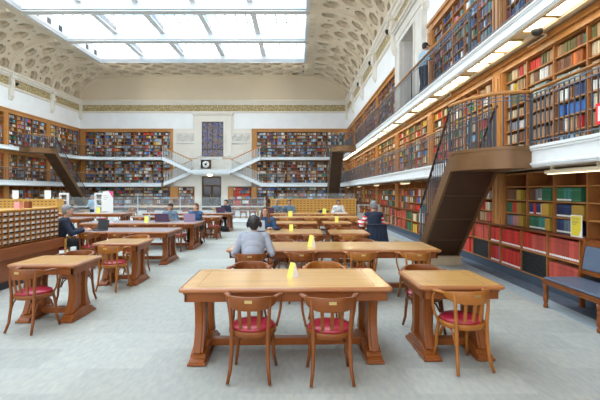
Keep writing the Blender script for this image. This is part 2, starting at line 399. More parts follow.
# small raised panels on the strips
for b in range(len(RB)-1):
    y=RB[b]+.35
    while y<RB[b+1]-.3 and y<YB-.5:
        for xa in (.62,2*XC-1.05): 
            m.box(xa,xa+.42,y,y+.30,ZFLAT-.045,ZFLAT-.02); m.box(xa+.1,xa+.32,y+.07,y+.23,ZFLAT-.075,ZFLAT-.045)
        y+=.52
struct(m.build('ceiling_strip','ceiling_plaster'))
m=MB(); coffers(m,lambda u,v,d:flat_pt(u,v,d),2*XC-1.2,1.2,33.15,YB-.3,20,5)
m.box(2*XC-1.2,1.2,32.84,33.15,ZFLAT-.03,ZFLAT+.1); m.box(2*XC-1.2,1.2,YB-.35,YB,ZFLAT-.05,ZFLAT+.1)
struct(m.build('ceiling_end','ceiling_plaster'))
m=MB(); m.box(XL-.7,XR+.7,Y0,YB+.6,13.6,13.9); struct(m.build('roof_slab','plaster_white'))
# ribs across the coves
m=MB()
for b,yr in enumerate(RB):
    wv=.17; yr=min(yr,YB-.17)
    for side in (1,-1):
        n=20; rows=[]
        for (dv,d) in ((-.24,0),(-.24,-.05),(-wv,-.05),(-wv,-.12),(wv,-.12),(wv,-.05),(.24,-.05),(.24,0)):
            rows.append([cove_pt(side,UL*i/n,yr+dv,d) for i in range(n+1)])
        vs=[p for r_ in rows for p in r_]; fs=[]
        for a in range(len(rows)-1):
            for i in range(n): fs.append((a*(n+1)+i,a*(n+1)+i+1,(a+1)*(n+1)+i+1,(a+1)*(n+1)+i))
        m.add(vs,fs,0,False)
struct(m.build('trim_4','ceiling_plaster',fix=True))
# small ribs' rosettes: raised blocks
# bracket consoles under the ribs
k=0
def console(m,fx):
    pr=[(0,9.66),(.30,9.66),(.30,9.45),(.22,9.40),(.20,9.0),(.24,8.95),(.24,8.75),(.16,8.70),(.15,8.15),(.17,8.10),(.12,7.95),(.05,7.82),(0,7.80)]
    return pr
nb=0
for yr in RB[1:-1]:
    for side in (1,-1):
        m=MB(); pr=console(m,0)
        for (w0,off,z0,z1) in ((.20,0,7.8,9.66),):
            poly=[((XR-d) if side>0 else (XL+d),z) for d,z in pr]
            m.prism(poly,'y',yr-.19,yr+.19)
            poly=[((XR-d*1.25) if side>0 else (XL+d*1.25),z) for d,z in pr if z>7.9]
            m.prism(poly,'y',yr-.08,yr+.08)
        m.box(*((XR-.34,XR) if side>0 else (XL,XL+.34)),yr-.24,yr+.24,9.30,9.44)
        m.box(*((XR-.28,XR) if side>0 else (XL,XL+.28)),yr-.23,yr+.23,8.88,8.97)
        nb+=1; struct(m.build('trim_%d'%(10+nb),'plaster_warm',fix=True))
for xx in (XL+.12,XR-.12):
    m=MB(); m.prism([(YB-.0,9.66),(YB-.2,9.66),(YB-.2,8.2),(YB-.05,8.0),(YB,8.0)],'x',xx-.12,xx+.12); nb+=1; struct(m.build('trim_%d'%(10+nb),'plaster_warm',fix=True))

# laylight (ceiling window) : one window per bay
wn=0
for b in range(1,len(RB)-2):
    v0,v1=RB[b]+.40,RB[b+1]-.05
    if b==len(RB)-3: v1=32.84
    wn+=1
    root=bpy.data.objects.new('window_%d'%wn,None); COL.objects.link(root); root.location=(XC,(v0+v1)/2,ZFLAT); struct(root)
    W=(xe1-xe0)/2; H=(v1-v0)/2
    zt=.92
    m=MB() # well sides
    m.box(-W-.1,W+.1,-H-.25,-H,-.05,zt+.1); m.box(-W-.1,W+.1,H,H+.12,-.05,zt+.1)
    m.box(-W-.15,-W,-H,H,-.05,zt+.1); m.box(W,W+.15,-H,H,-.05,zt+.1)
    # rim mouldings
    for (dz,e) in ((-.14,.0),(-.08,.10)):
        m.box(-W-.16+e,W+.16-e,-H-.10+e*.5,-H+.05,dz,dz+.1); m.box(-W-.16+e,W+.16-e,H-.05,H+.10-e*.5,dz,dz+.1)
        m.box(-W-.16+e,-W+.05,-H,H,dz,dz+.1); m.box(W-.05,W+.16-e,-H,H,dz,dz+.1)
    struct(m.build('window_frame','skylight_white',root))
    m=MB()
    for q in range(3):
        yy=-H+ (q+.75)*2*H/3.4
        for sx_ in (-W+.001,W-.001):
            m.box(sx_-.012,sx_+.012,yy-.2,yy+.2,.22,.58)
    struct(m.build('window_vent','black',root))
    for q in range(1,5):
        xx=-W+q*2*W/5
        m=MB(); m.box(xx-.05,xx+.05,-H,H,.46,zt+.02,1); m.box(xx-.16,xx+.16,-H,H,.38,.46); struct(m.build('window_mullion',['skylight_white','skylight_grey'],root))
    m=MB(); m.box(-W,W,-H,H,zt,zt+.03); struct(m.build('window_pane','laylight',root))
    m=MB()
    nx=25; ny=8
    for q in range(1,nx*1): m.box(-W+q*2*W/nx-.04,-W+q*2*W/nx+.04,-H,H,zt-.03,zt)
    for q in range(1,ny): m.box(-W,W,-H+q*2*H/ny-.045,-H+q*2*H/ny+.045,zt-.035,zt-.005)
    struct(m.build('window_bars','skylight_white',root))
# beams between bays
m=MB()
for b in range(1,len(RB)-1):
    y0=RB[b]-.05 if b<len(RB)-2 else None
    if y0 and b<len(RB)-2: m.box(xe0-.0,xe1,y0+.07,RB[b]+.2,ZFLAT-.06,ZFLAT+.6)
m.box(xe0-.1,xe1+.1,Y0,RB[1]+.2,ZFLAT-.02,ZFLAT+.1)
struct(m.build('ceiling_beam','ceiling_plaster'))

# galleries ---------------------------------------------------------------
def arc(cx,cy,r,a0,a1,n): return [(cx+r*math.cos(R(a0+(a1-a0)*i/n)),cy+r*math.sin(R(a0+(a1-a0)*i/n))) for i in range(n+1)]
PATH_L=[(FL,Y0),(FL,FB-2.2)]+arc(FL+2.2,FB-2.2,2.2,180,90,8)[1:]+[(-12.0,FB)]
PATH_R=[(-3.4,FB),(FR,FB),(FR,Y0)]
def offset_path(path,d):
    """offset to the left of the walking direction (negative: right)"""
    out=[]
    for i,p in enumerate(path):
        a=Vector(path[max(i-1,0)]); b_=Vector(p); c=Vector(path[min(i+1,len(path)-1)])
        n1=(b_-a); n2=(c-b_)
        if n1.length<1e-6: n1=n2
        if n2.length<1e-6: n2=n1
        n1=Vector((-n1.y,n1.x)).normalized(); n2=Vector((-n2.y,n2.x)).normalized()
        k=(n1+n2); k=k/ max(.3,(1+n1.dot(n2)))
        q=b_+k*d; out.append((q.x,q.y))
    return out
def sweep2(path,prof,mat,name):
    """prof: (d,z), d>0 to the right of walking direction"""
    m=MB(); n=len(prof); vs=[]
    offs=[offset_path(path,-d) for d,z in prof]
    for i in range(len(path)):
        for j,(d,z) in enumerate(prof): vs.append((offs[j][i][0],offs[j][i][1],z))
    fs=[]
    for i in range(len(path)-1):
        for j in range(n): fs.append((i*n+j,i*n+(j+1)%n,(i+1)*n+(j+1)%n,(i+1)*n+j))
    fs.append(tuple(range(n))); fs.append(tuple((len(path)-1)*n+j for j in range(n)))
    m.add(vs,fs); return m.build(name,mat,fix=True)
def slab(path,tail,z0,z1,name):
    poly=path+tail; m=MB(); m.prism(poly,'z',z0,z1,0); return struct(m.build(name,'soffit_cream',fix=True))
TL=[(-12.0,YB+.4),(XL-.4,YB+.4),(XL-.4,Y0)]
TR=[(XR+.4,Y0),(XR+.4,YB+.4),(-3.4,YB+.4)]
tn=0
for (zu,zg,tname) in ((ZU1,ZG1,'lower'),(ZU2,ZG2,'upper')):
    slab(PATH_L,TL,zu+.03,zg-.01,'floor_gallery'); slab(PATH_R,TR,zu+.03,zg-.01,'floor_gallery')
    h=zg-zu
    prof=[(-.10,zu+.02),(.0,zu),(.02,zu+.02),(.02,zu+h*.10),(.035,zu+h*.12),(.035,zu+h*.20),(.005,zu+h*.24),(.005,zu+h*.74),(.03,zu+h*.78),(.03,zu+h*.84),(.05,zu+h*.88),(.05,zg),(-.10,zg+.004)]
    tn+=1; struct(sweep2(PATH_L,prof,'fascia_white','trim_%d'%(50+tn)))
    tn+=1; struct(sweep2(PATH_R,prof,'fascia_white','trim_%d'%(50+tn)))
# cream beam under the right upper gallery, beside the light panels
m=MB(); m.box(4.03,4.08,Y0,36.5,ZU2-.035,ZU2+.05); m.box(3.72,3.76,Y0,36.5,ZU2-.01,ZU2+.05); struct(m.build('trim_60','soffit_cream'))
nl=0
Ys=[]
y=36.0
for g in range(16):
    c=3.81+2.345*g
    for q in (-.66,0,.66): Ys.append(c+q)
proto=None
vis=[y for y in sorted(Ys) if 3.9/y*420+299<640 and y<36.3]
for i,y in enumerate(vis):
    lab='glowing ceiling panel under the upper gallery, %s from the bench end'%ordw(i+1)
    if proto is None:
        t=thing('gallery_light',lab,'ceiling light',(3.895,y,ZU2+.01),0,'light panels under the upper gallery')
        m=MB(); m.box(-.115,.115,-.285,.285,-.012,.012); m.build('diffuser','lamp_warm',t)
        m=MB(); 
        for a in (-1,1): m.box(min(a*.115,a*.135),max(a*.115,a*.135),-.305,.305,-.022,.03); m.box(-.135,.135,min(a*.285,a*.305),max(a*.285,a*.305),-.022,.03)
        m.build('frame','brass',t); proto=t
    else: dup(proto,(3.895,y,ZU2+.01),0,lab)

# right wall upper-gallery window with marble surround
root=bpy.data.objects.new('window_20',None); COL.objects.link(root); root.location=(XR,16.35,ZG2); struct(root)
m=MB()
m.box(-.12,.02,-2.15,-1.0,0,3.25); m.box(-.12,.02,1.05,1.95,0,3.25); m.box(-.12,.02,-2.15,1.95,3.25,3.95)
m.box(-.16,-.12,-2.1,-1.95,0,3.2); m.box(-.16,-.12,1.75,1.9,0,3.2); m.box(-.16,-.12,-1.14,-1.0,0,3.2); m.box(-.16,-.12,1.05,1.19,0,3.2); m.box(-.15,-.12,-2.15,1.95,3.45,3.6)
m.box(-.26,.02,-2.3,2.1,3.95,4.05); m.box(-.20,.02,-2.25,2.05,3.85,3.95)
m.box(0,.42,-1.0,-.97,0,3.3); m.box(0,.42,1.02,1.05,0,3.3); m.box(0,.42,-1,1.05,3.25,3.3)
struct(m.build('window_frame','marble',root))
m=MB(); m.box(.38,.40,-.97,1.02,0,3.25); struct(m.build('window_pane','stained_glass',root))

# back wall centre: window, door, clock landing --------------------------
root=bpy.data.objects.new('window_21',None); COL.objects.link(root); root.location=(-7.6,YB,4.75); struct(root)
m=MB()
m.box(-1.65,-.98,-.10,.02,0,3.1); m.box(.92,1.65,-.10,.02,0,3.1); m.box(-1.65,1.65,-.10,.02,3.1,3.75)
m.box(-1.15,-.985,-.16,-.10,0,3.06); m.box(.925,1.09,-.16,-.10,0,3.06); m.box(-1.15,1.09,-.165,-.10,3.06,3.22)
m.box(-1.8,1.8,-.26,.02,3.75,3.95); m.box(-1.72,1.72,-.18,.02,3.62,3.75)
struct(m.build('window_frame','plaster_warm',root))
m=MB(); m.box(-.98,.92,-.05,-.03,0,3.05); struct(m.build('window_pane','stained_glass',root))
m=MB(); m.box(-.98,-.93,-.09,-.05,0,3.05); m.box(.87,.92,-.09,-.05,0,3.05); m.box(-.98,.92,-.09,-.05,3.0,3.05); m.box(-.93,.87,-.09,-.05,.62,.68)
for q in range(1,4): m.box(-.98+q*.475-.02,-.98+q*.475+.02,-.08,-.05,0,3.05)
for q in range(1,6): m.box(-.98,.92,-.075,-.05,.6*q-.012,.6*q+.012)
struct(m.build('window_bars','bronze_dark',root))
root=bpy.data.objects.new('door_1',None); COL.objects.link(root); root.location=(-7.76,YB+.2,0); struct(root)
m=MB(); m.box(-.88,-.78,-.08,.1,0,2.95); m.box(.78,.88,-.08,.1,0,2.95); m.box(-.88,.88,-.08,.1,2.85,2.98); m.box(-.80,.80,-.05,.08,2.14,2.22); m.box(-.04,.04,-.05,.08,0,2.2)
struct(m.build('door_frame','bronze_dark',root))
for sx_ in (-1,1):
    m=MB(); a,b_=(.04,.78) if sx_>0 else (-.78,-.04)
    m.box(a,b_,0,.04,.02,.35); m.box(a,a+.07,0,.04,.35,2.14); m.box(b_-.07,b_,0,.04,.35,2.14); m.box(a,b_,0,.04,2.07,2.14); m.box(a,b_,0,.04,1.05,1.12)
    struct(m.build('door_leaf','bronze_dark',root))
m=MB(); m.box(-.78,.78,.02,.03,.3,2.85); struct(m.build('door_glass','dark_glass',root))
m=MB(); m.tube([(-.10,-.06,1.0),(-.10,-.06,1.4)],.015); m.tube([(.10,-.06,1.0),(.10,-.06,1.4)],.015); struct(m.build('door_handle','brass',root))
# marble reliefs either side of the stained window
for sx_,lab in ((-1,'pale carved relief panel between window and the bookcase over the catalogue side'),(1,'pale carved relief panel between window and the bookcase over the oak cabinets')):
    cx=-7.6+sx_*2.42
    t=thing('relief_panel','pale carved relief panel beside stained window, '+('toward the detector gate' if sx_<0 else 'toward the card cabinets'),'relief',(cx,YB-.02,5.9),0)
    m=MB(); m.box(-.84,.84,-.02,.01,-.0,.92); m.box(-.84,.84,-.05,-.02,.86,.92); m.box(-.84,.84,-.05,-.02,0,.05)
    m.build('slab','marble',t)
    m=MB(); rnd=random.Random(5+sx_)
    for q in range(8):
        x=-.70+q*.2; zc=.46+.14*math.sin(q*1.9)
        m.tube([(x+.13*math.cos(a)*(1-a/14),-.035,zc+.2*math.sin(a)*(1-a/14)) for a in [i*.7 for i in range(10)]],.035,6)
    m.build('scroll','marble',t)

# clock landing with crossing stair flights
t=thing('stair_landing','white stone stair landing over the doorway carrying the round clock','landing',(-7.6,YB,0))
m=MB(); m.box(-1.75,1.75,-1.0,0,3.25,3.5); m.box(-1.6,1.6,-.9,0,3.12,3.25); m.box(-1.8,1.8,-1.04,0,3.44,3.52); m.build('slab','fascia_white',t)
m=MB(); m.box(-.9,-.35+.0,-1.0,-.94,3.5,4.42); m.box(-1.05,.55,-1.02,-.92,3.5,3.6)
m.box(-1.05,.95,-1.03,-.92,4.38,4.5); m.build('parapet','pale_metal',t)
for x0_ in (-1.75,.55):
    m=MB()
    for q in range(10): m.box(x0_+q*.125,x0_+q*.125+.02,-.98,-.95,3.52,4.42)
    m.build('railing','pale_metal',t)
m=MB(); m.box(-1.78,1.78,-1.02,-.93,4.44,4.5); m.build('handrail','wood_pilaster',t)
for sx_ in (-1,1):
    for lev,(zb,za,yy,xa,xb) in enumerate(((3.50,ZG2,-.95,1.75,4.25),(3.50,ZG1,-.45,1.75,4.25))):
        # flight from the landing (zb) to the gallery (za)
        root=thing('stair_flight','white stone stair flight with pale railing '+('climbing' if lev==0 else 'descending')+' from clock landing, '+('bookcase with bronze stair side' if sx_>0 else 'long catalogue side'),'stairs',(-7.6,YB,0),0,'stair flights around the clock')
        m=MB(); x1_,x2_=sx_*xa,sx_*xb
        vs=[]; 
        for yv in (yy,yy+.10):
            for (x,z) in ((x1_,zb-.28),(x2_,za-.28),(x2_,za+.02),(x1_,zb+.02)): vs.append((x,yv,z))
        m.add(vs,[(0,1,2,3),(4,7,6,5),(0,4,5,1),(1,5,6,2),(2,6,7,3),(3,7,4,0)]); m.build('stringer','fascia_white',root,fix=True)
        m=MB(); n=9
        for q in range(n):
            xa_=x1_+(x2_-x1_)*q/n; xb_=x1_+(x2_-x1_)*(q+1)/n; zt=zb+(za-zb)*(q+1)/n if za>zb else zb+(za-zb)*q/n
            m.box(min(xa_,xb_),max(xa_,xb_),yy+.1,yy+.48,zt-.18,zt-.02)
        m.build('treads','marble',root)
        m=MB(); m.obox((x1_,yy+.05,zb+.90),(x2_,yy+.05,za+.90),.09,.08); m.build('handrail','wood_pilaster',root)
        m=MB()
        for q in range(18):
            f_=(q+.5)/18; x=x1_+(x2_-x1_)*f_; z=zb+(za-zb)*f_; m.box(x-.025,x+.025,yy+.035,yy+.06,z,z+.9)
        m.obox((x1_,yy+.05,zb+.15),(x2_,yy+.05,za+.15),.02,.03); m.build('balusters','pale_metal',root)
ck=thing('wall_clock','round white clock face on the landing over the doorway','clock',(-8.02,YB-1.02,3.98))
m=MB(); m.lathe([(.36,0),(.36,.04),(.33,.06),(.31,.06),(.31,.03)],28); o=m.build('rim','bronze_dark',ck); o.rotation_euler=(R(90),0,0)
m=MB(); m.lathe([(.31,.0),(.31,.045)],28); o=m.build('dial','paper',ck); o.rotation_euler=(R(90),0,0)
m=MB(); 
for h in range(12): a=h*PI/6; m.obox((.25*math.sin(a),.25*math.cos(a),.05),(.29*math.sin(a),.29*math.cos(a),.05),.02,.006)
o=m.build('hour_marks','black',ck); o.rotation_euler=(R(90),0,0)
m=MB(); m.lathe([(.10,.045),(.10,.055)],16); m.obox((0,0,.055),(.08,.17,.055),.02,.006); m.obox((0,0,.055),(-.20,.10,.055),.014,.006); o=m.build('hand','black',ck); o.rotation_euler=(R(90),0,0)
m=MB(); m.box(-.45,.45,.02,.05,-.44,.44); m.build('mount','bronze_dark',ck)
t=thing('bowl_light','small glowing bowl light under the clock landing','ceiling light',(-7.76,YB-.7,3.12))
m=MB(); m.lathe([(.03,-.16),(.16,-.13),(.26,-.04),(.27,0)],20); m.build('bowl','lamp_bowl',t); m=MB(); m.lathe([(.28,-.02),(.28,0)],20); m.build('ring','brass',t)

# ================================================================== BOOKCASES AND BOOKS
PAL=dict(tan=(.42,.27,.14),cream=(.60,.50,.33),brown=(.17,.075,.035),olive=(.13,.13,.05),green=(.03,.15,.075),teal=(.05,.24,.21),red=(.58,.035,.025),
 maroon=(.19,.03,.04),navy=(.025,.045,.13),blue=(.05,.17,.52),pale_blue=(.26,.42,.58),grey=(.26,.28,.31),white=(.68,.68,.66),yellow=(.62,.43,.05),orange=(.58,.17,.04),
 black=(.02,.02,.025),pink=(.48,.19,.22),purple=(.15,.08,.19),ochre=(.50,.32,.05),rose=(.52,.085,.06),slate=(.12,.17,.23),mint=(.24,.42,.34))
P_MID=dict(tan=3,cream=2.5,brown=1.6,olive=1,green=1,teal=.8,red=.9,maroon=1,navy=1,blue=.6,pale_blue=1.2,grey=1.6,white=1.1,yellow=.5,orange=.5,slate=1,pink=.5,mint=.5)
P_TOP=dict(tan=3,cream=2.5,olive=2,green=1.5,red=1.2,orange=.9,brown=1,yellow=1,white=1)
P_UP=dict(slate=2.5,grey=2,navy=2,brown=1.5,teal=.8,green=1,pale_blue=1.2,pink=.8,tan=1,white=1,maroon=1,black=1,blue=.6,purple=.8)
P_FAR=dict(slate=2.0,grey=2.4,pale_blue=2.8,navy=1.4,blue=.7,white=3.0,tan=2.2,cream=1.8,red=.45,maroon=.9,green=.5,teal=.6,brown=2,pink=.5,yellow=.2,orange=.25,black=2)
P_GND=dict(red=1.8,rose=2.2,green=1.2,cream=1.8,tan=1.8,teal=.8,navy=.7,brown=1,yellow=.4,pink=.5,maroon=1,blue=.5,white=.6)
rnd=random.Random(11)
def pick(p):
    t=rnd.random()*sum(p.values())
    for k,v in p.items():
        t-=v
        if t<=0: return k
    return k
BOOKS=[]
def jitter(c,a=.12):
    f=1+rnd.uniform(-a,a)*3.2; return tuple(max(.01,min(.9,x*f*(1+rnd.uniform(-a,a)*.4))) for x in c)
def place(T,meta,x,w,y0,dep,z0,h,cn,a=.12,col=None,kind='book'):
    loc,rz=T; ca,sa=math.cos(rz),math.sin(rz)
    cx,cy=x+w/2,y0+dep/2
    wx=loc[0]+ca*cx-sa*cy; wy=loc[1]+sa*cx+ca*cy
    BOOKS.append(dict(T=T,meta=meta,x=x,w=w,y0=y0,d=dep,z0=z0+loc[2],h=h,cn=cn,col=jitter(col or PAL[cn],a),wx=wx,wy=wy,kind=kind))
def fill(T,cols,rows,pal,tw=(.022,.05),meta='',y=.03,gap=.06,runs=(1,6),full=True,meta_cols=None):
    for ci,(x0,x1) in enumerate(cols):
        for ri,(z0,z1) in enumerate(rows):
            x=x0+.012; n=0; H=z1-z0
            end=x1-.012-(rnd.random()**3)*(x1-x0)*.35
            p_=pal(ri) if callable(pal) else pal; rowf=rnd.uniform(.72,.93)
            while x<end:
                cn=pick(p_); k=rnd.randint(*runs); w=rnd.uniform(*tw); h=H*min(.93,rowf*rnd.uniform(.88,1.12)); d=rnd.uniform(.17,.24)
                if rnd.random()<gap: x+=rnd.uniform(.03,.12)
                for q in range(k):
                    ww=w*rnd.uniform(.85,1.15)
                    if x+ww>end: x=end+1; break
                    place(T,(meta,ci,ri,len(cols),len(rows),n),x,ww*.96,y+rnd.uniform(0,.02),d,z0,h*rnd.uniform(.97,1.0),cn); n+=1
                    x+=ww
UW=4.69
def case_proto(W,rows,ncol,z0,z1,cornice,base=None,depth=.40,e0=.49,e1=.03,rowz=None,name='bookcase'):
    """local x 0..W, front y=0, back y=depth"""
    t=bpy.data.objects.new(name,None); COL.objects.link(t)
    cw=(W-e0-e1)/ncol; cols=[(e0+i*cw+.02,e0+(i+1)*cw-.02) for i in range(ncol)]
    zb=z0; rr=[]
    m=MB(); m.box(0,W,depth-.03,depth,z0,z1); m.build('back_panel','wood_dark',t)
    if base:
        m=MB(); m.box(0,W,-.10,.0,0.0,.165); m.build('plinth','kick_blue',t)
        m=MB(); m.box(0,W,-.14,depth-.03,.955,.985); m.build('ledge','wood_dark',t,bevel=.006)
        for z in (.165,.575): m=MB(); m.box(0,W,-.115,depth-.03,z,z+.022); m.build('shelf','wood_shelf',t)
        xs=[0]+([.02] if 0 else [])
        for i in range(ncol+1):
            x=e0+i*cw; m=MB(); m.box(x-.014,x+.014,-.122,depth-.03,.187,.955); m.build('upright','wood_case',t)
        zb=.985
    n=rows; top=z1-cornice; H=(top-zb)/n
    for i in range(n+1):
        z=zb+i*H
        if i==0 and base: pass
        else: m=MB(); m.box(0,W,.0,depth-.03,z-.011,z+.011); m.build('shelf','wood_shelf',t)
        if i<n: rr.append((z+.012,z+H-.012))
    for i in range(ncol+1):
        x=e0+i*cw; m=MB(); m.box(x-.017,x+.017,-.008,depth-.03,zb,top); m.build('upright','wood_case',t)
    if e0>=.2:
        m=MB(); m.box(0,.46,-.05,.02,zb,z1-.0); m.box(.06,.10,-.075,-.05,zb,top); m.box(.36,.40,-.075,-.05,zb,top); m.box(.18,.28,-.07,-.05,zb+.1,top-.06); m.build('pilaster','wood_pilaster',t)
    if e1<.2: pass
    if cornice>.1:
        m=MB(); m.box(0,W,-.03,depth-.03,top,z1); m.box(0,W,-.09,0,z1-.10,z1); m.box(0,W,-.055,0,top,top+.05); m.build('cornice','wood_pilaster',t)
    return t,cols,rr
BASE_ROWS=[(.188,.574),(.598,.954)]
def put(t,used,loc,rz,label,group):
    if not used: 
        t.location=loc; t.rotation_euler=(0,0,rz); r=t; tag(r,label,'bookcase',group)
    else: r=dup(t,loc,rz,label,group); r['category']='bookcase'
    return r
RZR,RZL=R(-90),R(90)
levels={'ground':case_proto(UW,4,5,0,ZU1,.03,base=True),
        'mid':case_proto(UW,7,5,0,ZU2-ZG1,.22),
        'up':case_proto(UW,8,5,0,ZCAS-ZG2,.30)}
zof={'ground':0,'mid':ZG1,'up':ZG2}
lname={'ground':'on the ground floor','mid':'on the lower gallery','up':'on the upper gallery'}
used=set()
for k in range(9):   # right wall
    ya,yb=PB[k],PB[k+1]
    if ya<-.5: continue
    for lev,(t,cols,rr) in levels.items():
        if lev=='up' and k==4: continue
        if lev=='up' and yb<6: continue
        loc=(XR,yb+.23,zof[lev]); nback=9-k
        lab='wooden bookcase %s, bench-side wall, %s bay from the clock wall'%(lname[lev],ordw(nback))
        put(t,lev in used,loc,RZR,lab,'bench-side wall bookcases'); used.add(lev)
        T=(loc,RZR); meta=('R',lev,k)
        near=yb<14
        if lev=='ground':
            if k==3-1 and yb<9.2: continue     # hand-filled below
            if k==2: continue
            far=yb>16
            fill(T,cols,BASE_ROWS,dict(red=3,rose=4,pink=.4,maroon=.8) if k<=3 else P_GND,(.05,.06) if not far else (.06,.09),meta,y=-.09,gap=.03,runs=(4,12))
            fill(T,[(.02,.47)],BASE_ROWS,dict(red=3,rose=4,pink=1),(.05,.07),('R','ground',k+20),y=-.09,gap=.03,runs=(4,12))
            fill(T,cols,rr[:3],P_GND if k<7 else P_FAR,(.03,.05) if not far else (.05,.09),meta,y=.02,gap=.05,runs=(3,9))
        elif lev=='mid':
            fill(T,cols,rr,lambda r_:P_TOP if r_>=5 else P_MID,(.025,.045) if near else (.035,.065) if yb<24 else (.05,.09),meta,runs=(2,9))
        else:
            fill(T,cols,rr,P_UP,(.03,.05) if yb<19 else (.05,.09),meta,runs=(1,5),gap=.12)
for k in range(5,9):   # left wall
    ya,yb=PB[k],PB[k+1]
    for lev,(t,cols,rr) in levels.items():
        loc=(XL,ya-.23,zof[lev])
        lab='wooden bookcase %s, catalogue-side wall, %s bay from the clock wall'%(lname[lev],ordw(9-k))
        put(t,True,loc,RZL,lab,'catalogue-side wall bookcases')
        T=(loc,RZL); meta=('L',lev,k)
        if lev=='ground':
            fill(T,cols,BASE_ROWS,P_GND,(.06,.10),meta,y=-.09); fill(T,cols,rr[:3],P_GND if k<7 else P_FAR,(.06,.10),meta)
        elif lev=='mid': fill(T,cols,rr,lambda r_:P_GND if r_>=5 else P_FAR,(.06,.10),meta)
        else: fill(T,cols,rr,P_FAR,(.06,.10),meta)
# back wall: left bank, right bank, and short cases under the stair flights
def back_bank(x0,x1,lev,ncol,lab,grp,ground_pal=P_FAR):
    W=x1-x0
    if lev=='ground': t,cols,rr=case_proto(W,4,ncol,0,ZU1,.03,base=True)
    elif lev=='mid': t,cols,rr=case_proto(W,7,ncol,0,ZU2-ZG1,.06)
    else: t,cols,rr=case_proto(W,8,ncol,0,ZCAS-ZG2,.28)
    loc=(x0,YB,zof[lev]); put(t,False,loc,0,lab,grp)
    if W>3:
        m=MB(); m.box(W-.26,W-.0,-.05,.35,0,{'ground':ZU1,'mid':ZU2-ZG1,'up':ZCAS-ZG2}[lev]); m.build('end_panel','wood_pilaster',t)
    T=(loc,0); meta=('B',lev,0)
    if lev=='ground': fill(T,cols,BASE_ROWS,ground_pal,(.07,.11),meta,y=-.09); fill(T,cols,rr,ground_pal,(.06,.11),meta)
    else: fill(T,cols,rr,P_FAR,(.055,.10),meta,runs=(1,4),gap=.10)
for lev in ('ground','mid','up'):
    back_bank(XL+.0,-11.15,lev,9,'wooden bookcase %s on clock wall, between long bronze stair and relief panel'%lname[lev],'clock wall bookcases')
    back_bank(-4.2,XR,lev,9,'wooden bookcase %s on clock wall, above and behind the pale card catalogues'%lname[lev],'clock wall bookcases')
back_bank(-11.15,-9.25,'ground',2,'short wooden bookcase under white stair flight, detector gate side of the dark door','clock wall bookcases')
back_bank(-6.3,-4.2,'ground',2,'short wooden bookcase under white stair flight, cabinet side of the dark door','clock wall bookcases',dict(red=4,rose=2,navy=1,white=1,blue=1,tan=1))

# near ground-floor unit, cells as the photo shows them (T: unit PB[2]..PB[3])
T=((XR,PB[3]+.23,0),RZR); cols=levels['ground'][1]; rr=levels['ground'][2]; t0=levels['ground'][0]
M0=('R','ground',2)
def setrun(c,r,rowset,x,items,y=.02,base=False,a=.08):
    """items: (count, width, height, colour)"""
    x0,x1=cols[c]; z0,z1=rowset[r]; X=x0+x; n=0
    for cnt,w,h,cn in items:
        for q in range(cnt):
            if X+w>x1+.01: return
            place(T,(M0,c,(r if base else r+2),5,6,n),X,w*.95,y,.22 if not base else .26,z0,h*(1+rnd.uniform(-.01,.01)),cn,a,kind='volume' if base else 'book'); X+=w; n+=1
def rowred(c,r,cn,cnt=None): 
    w=.058; n=int(.80/w); setrun(c,r,BASE_ROWS,.005,[(n if cnt is None else cnt,w,.31,cn)],-.09,True)
setrun(0,1,BASE_ROWS,.005,[(14,.056,.275,'red_mid')] if 0 else [(13,.06,.31,'red')],-.09,True)
x0,x1=cols[1]; setrun(1,1,BASE_ROWS,.005,[(5,.06,.32,'red'),(8,.06,.305,'rose')],-.09,True)
rowred(2,1,'rose'); rowred(3,1,'rose'); rowred(4,1,'red')
rowred(0,0,'red'); rowred(2,0,'rose'); rowred(4,0,'rose')
OC=('ochre')
def upcell(c,r,items): setrun(c,r,rr,.03,items,.02)
for r_ in (0,1):
    for n_ in range(6): place(T,(M0,5,r_,5,6,n_),.03+n_*.07,.064,-.09,.26,BASE_ROWS[r_][0],.31,'red' if not (r_==0 and n_==5) else 'blue',.1,kind='volume')
upcell(0,2,[(8,.045,.20,'brown'),(1,.16,.19,'ochre')]); upcell(0,1,[(5,.04,.20,'green'),(4,.04,.20,'red'),(1,.17,.20,'ochre')]); upcell(0,0,[(5,.045,.20,'slate'),(4,.045,.20,'pink'),(1,.20,.21,'ochre')])
upcell(1,2,[(5,.04,.21,'brown'),(5,.04,.21,'grey'),(1,.28,.23,'green')]); upcell(1,1,[(3,.045,.21,'navy'),(2,.045,.21,'red'),(3,.045,.21,'navy'),(1,.04,.2,'cream'),(1,.20,.21,'ochre')]); upcell(1,0,[(6,.045,.22,'green'),(5,.045,.22,'teal'),(1,.15,.21,'ochre')])
upcell(2,2,[(4,.05,.22,'green'),(4,.045,.22,'teal'),(1,.24,.22,'green')]); upcell(2,1,[(8,.048,.21,'navy'),(1,.30,.21,'ochre')]); upcell(2,0,[(4,.048,.22,'navy'),(4,.048,.22,'slate'),(2,.06,.22,'navy')])
